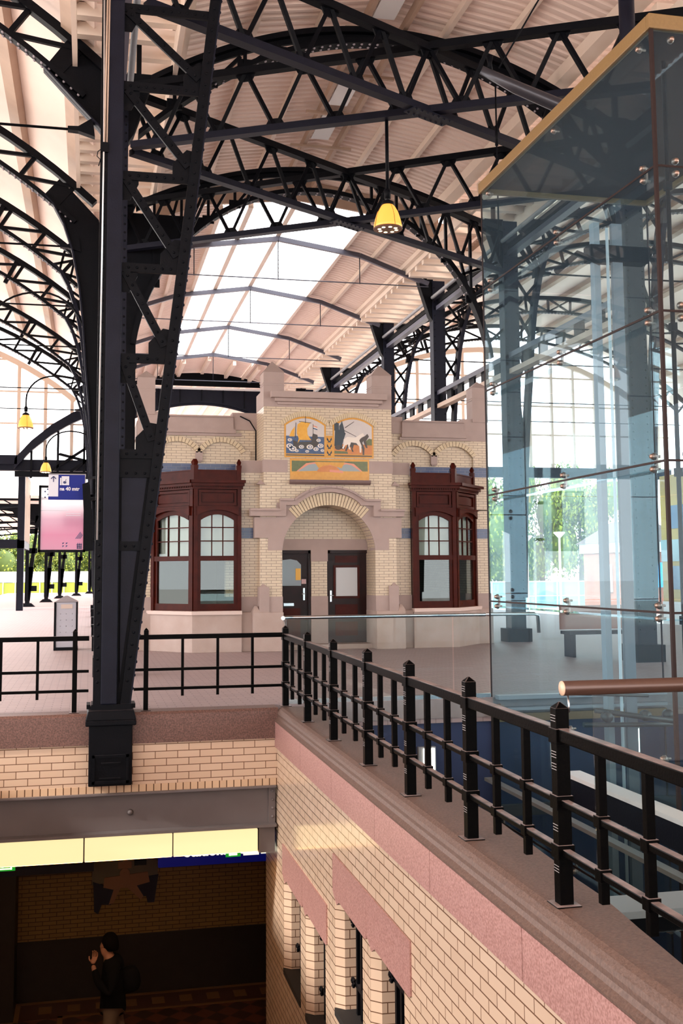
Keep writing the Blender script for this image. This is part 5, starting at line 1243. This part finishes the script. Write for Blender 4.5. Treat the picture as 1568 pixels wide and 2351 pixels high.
# ------------------------------------------------------------------ underpass sign and wall art
t_ = thing('station_hall_sign', 'dark blue lit sign reading Stationshal under the light boxes', 'sign', (1.8, 16.2, -2.6))
SIGND = mat('deep_blue_lit_sign', (0.004, 0.008, 0.12), .4, emit=((0.01, 0.02, .55), .04)); LETT = mat('lit_white_letters', (.9, .85, .7), .4, emit=((1, .92, .68), .55)); GRN = mat('lit_green_pictogram', (.02, .3, .03), .4, emit=((.03, .62, .05), .2))
y = 16.2
MB().box(1.03, 2.62, y, y + .12, -2.61, -2.22).build('panel', SIGND, t_)
text('Stationshal', .20, (1.40, y - .003, -2.475), FRONT, LETT, t_)
MB().box(2.0, 2.22, y - .006, y, -2.52, -2.30).build('exit_pictogram', GRN, t_)
m = MB(); m.box(2.05, 2.17, y - .011, y - .006, -2.50, -2.47); m.box(2.05, 2.07, y - .011, y - .006, -2.5, -2.35); m.box(2.11, 2.14, y - .011, y - .006, -2.46, -2.40); m.build('exit_symbol', LETT, t_)
MB().box(2.26, 2.49, y - .006, y, -2.51, -2.30).build('white_field', LETT, t_); MB().box(2.52, 2.60, y - .006, y, -2.50, -2.30).build('white_square', LETT, t_)
m = MB()
for x in (1.2, 2.4): m.box(x - .02, x + .02, y + .04, y + .08, -2.22, -1.5)
m.build('hanger', IRON, t_)
t_ = thing('dark_exit_sign', 'dark blue sign with a small green exit pictogram at the lower left', 'sign', (-.5, 16.2, -2.6))
MB().box(-1.9, .12, y, y + .12, -2.60, -2.22).build('panel', mat('very_dark_blue_sign', (.006, .008, .03), .4), t_)
MB().box(-1.28, -.955, y - .006, y, -2.52, -2.28).build('exit_pictogram', GRN, t_)
m = MB(); m.box(-1.22, -1.0, y - .011, y - .006, -2.50, -2.48); m.box(-1.02, -1.0, y - .011, y - .006, -2.5, -2.34); m.box(-1.14, -1.11, y - .011, y - .006, -2.47, -2.40); m.build('exit_symbol', LETT, t_)
m = MB()
for x in (-1.6, -.1): m.box(x - .02, x + .02, y + .04, y + .08, -2.36, -1.5)
m.build('hanger', IRON, t_)
t_ = thing('wall_art_board', 'cut-out painted board with navy corner shapes on the yellow underpass wall', 'wall art', (.57, 16.95, -3.2))
y = 16.96
PB = mat('muted_grey_board', (.16, .14, .10), .6); PO = mat('muted_orange_paint', (.32, .16, .09), .6); PN = mat('navy_board_paint', (.008, .01, .035), .5)
MB().prism([(.10, -3.0), (1.07, -2.9), (1.05, -2.2), (.12, -2.2)], 'y', y, y + .04).build('board', PB, t_)
MB().prism([(.12, -2.95), (.30, -3.02), (.44, -3.08), (.38, -3.30), (.25, -3.28), (.20, -3.42), (.14, -3.38)], 'y', y - .01, y + .03).build('navy_shape', PN, t_)
MB().prism([(1.08, -2.90), (.90, -2.92), (.74, -3.06), (.82, -3.22), (.90, -3.2), (.92, -3.30), (1.02, -3.30)], 'y', y - .01, y + .03).build('navy_shape', PN, t_)
MB().prism([(.28, -2.9), (.92, -2.85), (.95, -3.0), (.76, -3.04), (.86, -3.20), (.82, -3.25), (.62, -3.06), (.52, -3.06), (.42, -3.27), (.35, -3.29), (.42, -3.08), (.27, -3.04)], 'y', y - .015, y + .02).build('star_shape', PO, t_)
m = MB(); m.lathe([(.075, -.03), (.075, -.0)], (.58, y - .0, -2.85), 16, 'y'); m.lathe([(.02, -.04), (.02, -.02)], (.58, y - .0, -2.85), 10, 'y'); m.build('round_shape', PO, t_)
m = MB(); m.box(.48, .68, y - .02, y, -2.78, -2.68); m.box(.55, .62, y - .02, y, -2.68, -2.3); m.build('stem_shape', PO, t_)
m = MB(); m.box(.32, .46, y - .012, y, -2.6, -2.4); m.box(.72, .9, y - .012, y, -2.75, -2.45); m.box(.38, .8, y - .008, y, -2.96, -2.92); m.build('dark_shape', COAL, t_)
# ------------------------------------------------------------------ person in the underpass
def skin(name, verts, edges, matr, parent, sub=2, root=0):
    me = bpy.data.meshes.new(name); me.from_pydata([v[:3] for v in verts], edges, []); o = bpy.data.objects.new(name, me); C.objects.link(o)
    sm = o.modifiers.new('skin', 'SKIN'); sm.use_smooth_shade = True
    for i, v in enumerate(verts):
        sv = me.skin_vertices[0].data[i]; r = v[3]; sv.radius = r if isinstance(r, tuple) else (r, r); sv.use_root = (i == root)
    ss_ = o.modifiers.new('sub', 'SUBSURF'); ss_.levels = sub; ss_.render_levels = sub
    me.materials.append(matr)
    if parent is not None: attach(o, parent)
    return o
PXp, PYp, FZ = 0.36, 14.2, -4.6
per = thing('person', 'person in dark jacket and beige trousers walking left with a hand raised to the face', 'person', (PXp, PYp, FZ))
SKINM = mat('skin', (.30, .14, .085), .6); JACK = mat('dark_jacket', (.004, .004, .005), .9, spec=.1); TROU = mat('beige_trousers', (.13, .09, .06), .8); HAIR = mat('dark_hair', (.004, .003, .003), .9, spec=.1); SHOE = mat('dark_shoes', (.02, .018, .018), .5)
def P(x, y, z, r): return (PXp + x, PYp + y, FZ + z, r)
B = [P(0, 0, .95, (.10, .08)), P(.0, 0, 1.15, (.12, .10)), P(-.01, 0, 1.32, (.15, .12)), P(-.03, 0, 1.42, (.10, .09)), P(-.06, 0, 1.49, .055), P(-.085, 0, 1.56, (.075, .07)), P(-.085, 0, 1.64, (.095, .08)), P(-.07, 0, 1.70, (.075, .065)),
     P(.0, -.20, 1.36, .06), P(-.04, -.25, 1.10, .045), P(-.20, -.20, 1.28, .038), P(-.25, -.15, 1.45, .028),
     P(.02, .20, 1.36, .06), P(.05, .25, 1.08, .045), P(-.06, .26, .86, .035),
     P(-.02, -.09, .88, .07), P(-.08, -.10, .50, .06), P(.0, -.10, .10, .04), P(-.12, -.10, .045, .035),
     P(.02, .09, .88, .07), P(.10, .10, .50, .06), P(.26, .10, .14, .04), P(.18, .10, .05, .035),
     P(-.16, 0, 1.585, .016), P(-.15, 0, 1.54, .03)]
E_ = [(0, 1), (1, 2), (2, 3), (3, 4), (4, 5), (5, 6), (6, 7), (3, 8), (8, 9), (9, 10), (10, 11), (3, 12), (12, 13), (13, 14), (0, 15), (15, 16), (16, 17), (17, 18), (0, 19), (19, 20), (20, 21), (21, 22), (5, 24), (6, 23)]
skin('body', B, E_, SKINM, per)
def hand(w, d, s, nm):
    """palm plus five separate curled fingers; w = wrist, d = direction, s = thumb side"""
    w = Vector(w); d = Vector(d).normalized(); s = Vector(s).normalized(); n = d.cross(s)
    v = [(*w, .024), (*(w + d * .05), (.04, .018)), (*(w + d * .085), (.04, .016))]; e = [(0, 1), (1, 2)]
    for k, (off, ln) in enumerate(((.03, .075), (.010, .085), (-.010, .078), (-.03, .06))):
        b = w + d * .085 + s * off; i = len(v)
        v += [(*b, .009), (*(b + d * ln * .45 + n * .008), .009), (*(b + d * ln * .75 + n * .03), .008), (*(b + d * ln * .8 + n * .05), .007)]
        e += [(2, i), (i, i + 1), (i + 1, i + 2), (i + 2, i + 3)]
    i = len(v); b = w + d * .035 + s * .035
    v += [(*b, .012), (*(b + s * .03 + d * .025), .010), (*(b + s * .035 + d * .06 + n * .012), .009)]; e += [(1, i), (i, i + 1), (i + 1, i + 2)]
    return skin(nm, v, e, SKINM, per, 1)
hand(P(-.25, -.15, 1.45, 0)[:3], (.25, .45, .85), (-.8, .3, 0), 'raised_hand')
hand(P(-.06, .26, .86, 0)[:3], (-.2, 0, -1), (-1, 0, 0.2), 'lowered_hand')
J = [P(0, 0, .76, (.185, .165)), P(0, 0, .90, (.175, .155)), P(0, 0, 1.0, (.165, .145)), P(-.005, 0, 1.18, (.165, .14)), P(-.01, 0, 1.33, (.175, .14)), P(-.03, 0, 1.43, (.12, .10)), P(-.05, 0, 1.475, .072),
     P(.0, -.20, 1.37, .08), P(-.04, -.255, 1.10, .065), P(-.19, -.205, 1.26, .052), P(-.235, -.165, 1.41, .042),
     P(.02, .20, 1.37, .08), P(.05, .255, 1.08, .065), P(-.05, .26, .90, .05)]
skin('jacket', J, [(0, 1), (1, 2), (2, 3), (3, 4), (4, 5), (5, 6), (5, 7), (7, 8), (8, 9), (9, 10), (5, 11), (11, 12), (12, 13)], JACK, per)
T = [P(0, 0, .97, (.155, .135)), P(-.02, -.09, .84, .10), P(-.08, -.10, .50, .075), P(.0, -.10, .12, .058), P(.02, .09, .84, .10), P(.10, .10, .50, .075), P(.25, .10, .16, .058)]
skin('trousers', T, [(0, 1), (1, 2), (2, 3), (0, 4), (4, 5), (5, 6)], TROU, per)
m = MB(); m.lathe([(.001, .115), (.05, .105), (.085, .07), (.103, .02), (.105, -.02), (.10, -.05), (.085, -.09), (.06, -.10)], (PXp - .045, PYp, FZ + 1.655), 20); m.v = [(v[0] + .25 * max(0, FZ + 1.655 - v[2]), v[1], v[2]) for v in m.v]; m.build('hair', HAIR, per)
skin('shoe', [P(.03, -.10, .05, .045), P(-.06, -.10, .045, .045), P(-.16, -.10, .035, .035)], [(0, 1), (1, 2)], SHOE, per); skin('shoe', [P(.29, .10, .10, .045), P(.21, .10, .055, .045), P(.12, .10, .035, .035)], [(0, 1), (1, 2)], SHOE, per)
bp_ = thing('backpack', 'dark backpack worn by the person in the underpass', 'backpack', (PXp + .22, PYp, FZ + .95))
skin('bag', [P(.20, 0, 1.02, (.12, .15)), P(.21, 0, 1.2, (.125, .15)), P(.17, 0, 1.36, (.09, .12))], [(0, 1), (1, 2)], mat('dark_backpack_cloth', (.005, .005, .006), .9, spec=.1), bp_)

# ------------------------------------------------------------------ posts of the far platform canopy on the left
def far_post(x, y, label):
    t_ = thing('canopy_post', label, 'post', (x, y, 0), 'canopy posts far along the left platform')
    m = MB(); m.prism([(x + .1 - .02, .35), (x + .1 + .35, 3.6), (x + .1 + .42, 4.6), (x + .1 + .25, 4.6), (x + .1 + .2, 3.6), (x + .1 - .05, 1.9), (x + .1 - .06, .35)], 'y', y - .05, y + .05)
    m.box(x - .12, x + .06, y - .1, y + .1, .3, 5.2)
    for z in (1.0, 2.9, 3.9): m.box(x, x + .46, y - .05, y + .05, z - .22, z + .05)
    m.prism([(x, .3), (x + .14, .3), (x + .30, 2.0), (x, 2.0)], 'y', y - .05, y + .05)
    m.prism([(x, 4.9), (x, 5.2), (x + 1.6, 5.2), (x + 1.6, 5.1), (x + .6, 4.8), (x + .35, 4.2)], 'y', y - .05, y + .05)
    m.prism([(x - .1, 4.9), (x - .1, 5.2), (x - 2.8, 5.2), (x - 2.8, 5.1), (x - .8, 4.8), (x - .2, 4.0)], 'y', y - .05, y + .05)
    m.build('post', IRON, t_)
    m = MB(); m.pyramid(x - .38, x + .40, y - .3, y + .3, 0, .18, .5); m.box(x - .1, x + .12, y - .12, y + .12, .1, .35); m.build('foot', IRON, t_)
for (x, y, nm) in ((-3.05, 57, 'nearest of the row below the pink display'), (-2.46, 66, 'second of the row below the pink display'), (-1.95, 76, 'third of the row below the pink display'), (-.95, 85, 'fourth of the row below the pink display'), (0.02, 94, 'last of the row, beside the riveted column')):
    far_post(x, y, f'dark tapered canopy post with oval holes, {nm}')
t_ = thing('far_canopy', 'pinkish canopy roof with iron trusses over the far left platform', 'canopy', (-3, 75, 5.4))
MB().box(-9, 3.5, 55, 100, 5.35, 5.5).build('roof_deck', DECK, t_)
for y in (55.2, 62, 70, 79, 88):
    m = MB()
    m.bar((-9, y, 5.3), (3.4, y, 5.3), .12, .1); m.bar((-9, y, 4.5), (-3.2, y, 5.0), .1, .1)
    for k in range(8): m.bar((-9 + k * .8, y, 5.3), (-8.4 + k * .8, y, 4.6 + k * .06), .06, .06)
    m.build('truss', IRON, t_)
t_ = thing('glazed_shelter', 'cream ribbed glazed wall of a raised cabin behind the left lamps', 'cabin', (-3.2, 52, 2.6))
m = MB()
for k in range(9): m.box(-3.0 + .005 * k, -2.92 + .005 * k, 51 + k * .5, 51.1 + k * .5, 3.1, 6.2)
m.build('ribs', CREAM, t_); MB().box(-3.02, -2.98, 51, 55, 3.1, 6.2).build('wall', WHITE, t_)
m = MB(); m.box(-3.15, -2.9, 50.8, 55.2, 2.8, 3.15); m.box(-3.15, -2.9, 50.8, 55.2, 6.2, 6.45); m.box(-3.2, -2.9, 50.8, 51.05, 0, 6.4); m.box(-9, -3.1, 50.8, 51.0, 2.8, 3.2); m.build('frame', IRON2, t_)
# ------------------------------------------------------------------ trees
LEAF = [mat('yellow_green_leaves', (.24, .28, .03), .7), mat('green_leaves', (.085, .13, .022), .7), mat('deep_green_leaves', (.045, .08, .02), .7)]
BARK = mat('bark', (.10, .07, .05), .9)
def crown_mesh(seed, lm):
    r = random.Random(seed); m = MB()
    blobs = [(r.uniform(-1, 1), r.uniform(-1, 1), r.uniform(-.8, .9), r.uniform(.5, .8)) for _ in range(14)]
    for (bx, by, bz, br) in blobs:
        for _ in range(420):
            d = Vector((r.gauss(0, 1), r.gauss(0, 1), r.gauss(0, 1))).normalized(); p = Vector((bx, by, bz)) + d * br * r.uniform(.75, 1.05)
            a = Vector((r.gauss(0, 1), r.gauss(0, 1), r.gauss(0, 1))).normalized(); b = d.cross(a).normalized(); a = b.cross(d + a * .6).normalized(); s = r.uniform(.03, .07)
            m.cur = 0 if r.random() < .6 else 1
            m.add([p + a * s, p + b * s * .7, p - a * s, p - b * s * .7], [(0, 1, 2, 3)])
        m.cur = 1; m.lathe([(.02, -br * .7), (br * .5, -br * .45), (br * .7, 0), (br * .5, br * .45), (.02, br * .7)], (bx, by, bz), 8)
    return m
def tree(x, y, h, w, seed, lm, label, z0=-1.0):
    t_ = thing('tree', label, 'tree', (x, y, z0), 'trees beyond the tracks')
    m = crown_mesh(seed, lm); s = Vector((w / 2, w / 2, h * .50)); m.v = [(x + p[0] * s.x * .62, y + p[1] * s.y * .62, z0 + h * .51 + p[2] * s.z * .62) for p in m.v]
    m.build('crown', lm, t_)
    MB().tube([(x, y, z0), (x + .1, y, z0 + h * .3), (x, y, z0 + h * .6)], [.28, .2, .1], 8).build('trunk', BARK, t_)
TL = [(-9, 118, 8, 8, 0, 'yellow green tree at the left edge beyond the far platform'), (-4.5, 124, 7.5, 8, 0, 'yellow green tree behind the nearest canopy posts'), (-1, 130, 7.5, 8, 0, 'yellow green tree right of the canopy posts, beside the riveted column'), (-13, 112, 10, 9, 1, 'green tree beyond the left edge of the far platform'),
      (29.5, 84, 10, 6, 1, 'green tree at the left edge of the glass shaft'), (33, 84, 12.5, 7, 0, 'light green tree behind the left far lamp post'), (37, 85, 12.5, 7, 0, 'light green tree behind the right far lamp post'), (41, 86, 11.5, 6.5, 0, 'light green tree left of the brick hut'), (35, 98, 14, 9, 1, 'tall green tree behind the pair of far lamp posts'), (27.0, 92, 11, 7, 2, 'dark green tree behind the left edge of the glass shaft')]
for i, (x, y, h, w, k, lab) in enumerate(TL):
    tree(x, y, h, w, 20 + i, [LEAF[k], LEAF[min(k + 1, 2)]], lab)
# ------------------------------------------------------------------ things beyond the glass
for (x, y, h, nm) in ((28.2, 62, 3.95, 'in front of the light green trees, the right one'), (26.9, 64, 3.8, 'in front of the green trees, the left one')):
    t_ = thing('street_lamp', f'white street lamp with bowl head {nm}', 'lamp post', (x, y, -1.0), 'lamp posts beyond the tracks')
    MB().tube([(x, y, -1), (x, y, h - .15)], [.09, .06], 10).build('pole', WHITE, t_); MB().lathe([(.08, -.3), (.35, 0), (.33, .06), (0, .08)], (x, y, h), 14).build('head', WHITE, t_)
HB = mat('red_brick_hut_wall', (.30, .10, .065), .8, noise=(30, .3, (.24, .08, .05))); ROOFT = mat('brown_roof_tile', (.10, .06, .055), .7)
t_ = thing('brick_hut', 'small red brick hut with brown hipped roof beyond the tracks', 'hut', (33.0, 62, -1))
MB().box(31.7, 35.5, 60, 66, -1, 3.0).build('wall', HB, t_); MB().box(31.5, 35.7, 59.8, 66.2, 2.75, 3.35).build('cornice', WHITE, t_)
MB().pyramid(31.3, 35.9, 59.6, 66.4, 3.35, 4.7, .35).build('roof', ROOFT, t_); MB().box(32.2, 32.9, 59.95, 60.0, -.2, 1.9).build('door', IRON2, t_); MB().box(33.5, 34.1, 59.94, 60.0, .6, 2.1).build('blue_poster', mat('bright_blue_poster', (.02, .30, .70), .5), t_)
MB().box(31.5, 31.68, 62, 63.4, .3, 2.0).build('window', WHITE, t_)
YEL = mat('yellow_train_paint', (.45, .30, .02), .35); TB = mat('blue_train_windows', (.05, .16, .30), .15)
t_ = thing('train_coach', 'yellow double deck train coach with blue windows standing behind the lift', 'train', (19, 26, -.8))
MB().box(18.4, 21.2, 20, 32.5, -.3, 4.7).build('body', YEL, t_)
m = MB()
for k in range(5):
    for z in (1.0, 2.95): m.box(18.37, 18.41, 20.6 + k * 2.4, 22.4 + k * 2.4, z, z + .75); 
    m.box(18.9 + .001 * k, 20.6, 32.49, 32.53, 2.4, 3.3)
m.build('windows', TB, t_); MB().box(18.36, 18.41, 20, 32.5, -.3, .6).build('white_band', WHITE, t_); m = MB().box(18.6, 21, 20.4, 32, -1.0, -.3); m.build('underframe', IRON, t_)
MB().box(18.37, 18.42, 20, 32.5, 1.9, 2.6).build('blue_band', mat('pale_blue_band', (.35, .55, .62), .4), t_)
t_ = thing('track_fence', 'pale green mesh fence along the foot of the trees beyond the tracks', 'fence', (33, 70, -1))
m = MB()
for k in range(16): m.box(22 + k * 1.6 - .04, 22 + k * 1.6 + .04, 70, 70.08, -1, .95)
m.box(22, 47, 70.02, 70.06, .88, .95); m.box(22, 47, 70.02, 70.06, -.1, -.04); m.build('posts_and_rails', WHITE, t_)
MB().box(22, 47, 70.1, 70.12, -.9, .9).build('mesh', thin_glass('green_fence_mesh', (.55, .75, .6), .2, haze=.45), t_)
t_ = thing('left_track_fence', 'white fence at the far end of the left platform behind the canopy posts', 'fence', (-3, 105, 0))
m = MB()
for k in range(12): m.box(-10 + k * 1.1 - .04, -10 + k * 1.1 + .04, 105, 105.1, -.2, 1.9)
m.box(-10, 3, 105.02, 105.08, 1.8, 1.9); m.build('posts_and_rails', WHITE, t_); MB().box(-10, 3, 105.1, 105.12, .9, 1.85).build('panel', WHITE, t_); MB().box(-10, 3, 105.1, 105.12, -.2, .85).build('lower_panel', LEAF[0], t_)
t_ = thing('platform_bench', 'dark low bench seen through the lift shaft glass', 'bench', (9.5, 19.4, 0))
MB().box(8.75, 10.2, 18.9, 19.3, .42, .48).build('seat', IRON2, t_); MB().box(8.75, 10.2, 19.28, 19.34, .5, .95).build('backrest', mat('reddish_bench_slats', (.32, .13, .09), .5), t_)
for x in (8.85, 10.1): MB().box(x - .03, x + .03, 18.92, 19.3, 0, .44).build('leg', IRON2, t_)
t_ = thing('track_sign', 'blue and yellow platform sign hanging below the right end window', 'sign', (20.6, 49.7, 4.8))
MB().box(20.1, 20.95, 49.95, 50.05, 4.75, 5.95).build('panel', SIGNB, t_); MB().box(20.96, 21.25, 49.95, 50.05, 5.0, 5.85).build('yellow_panel', YEL, t_)
for x in (20.3, 20.9): MB().box(x - .03, x + .03, 49.97, 50.03, 5.8, 6.4).build('hanger', IRON, t_)
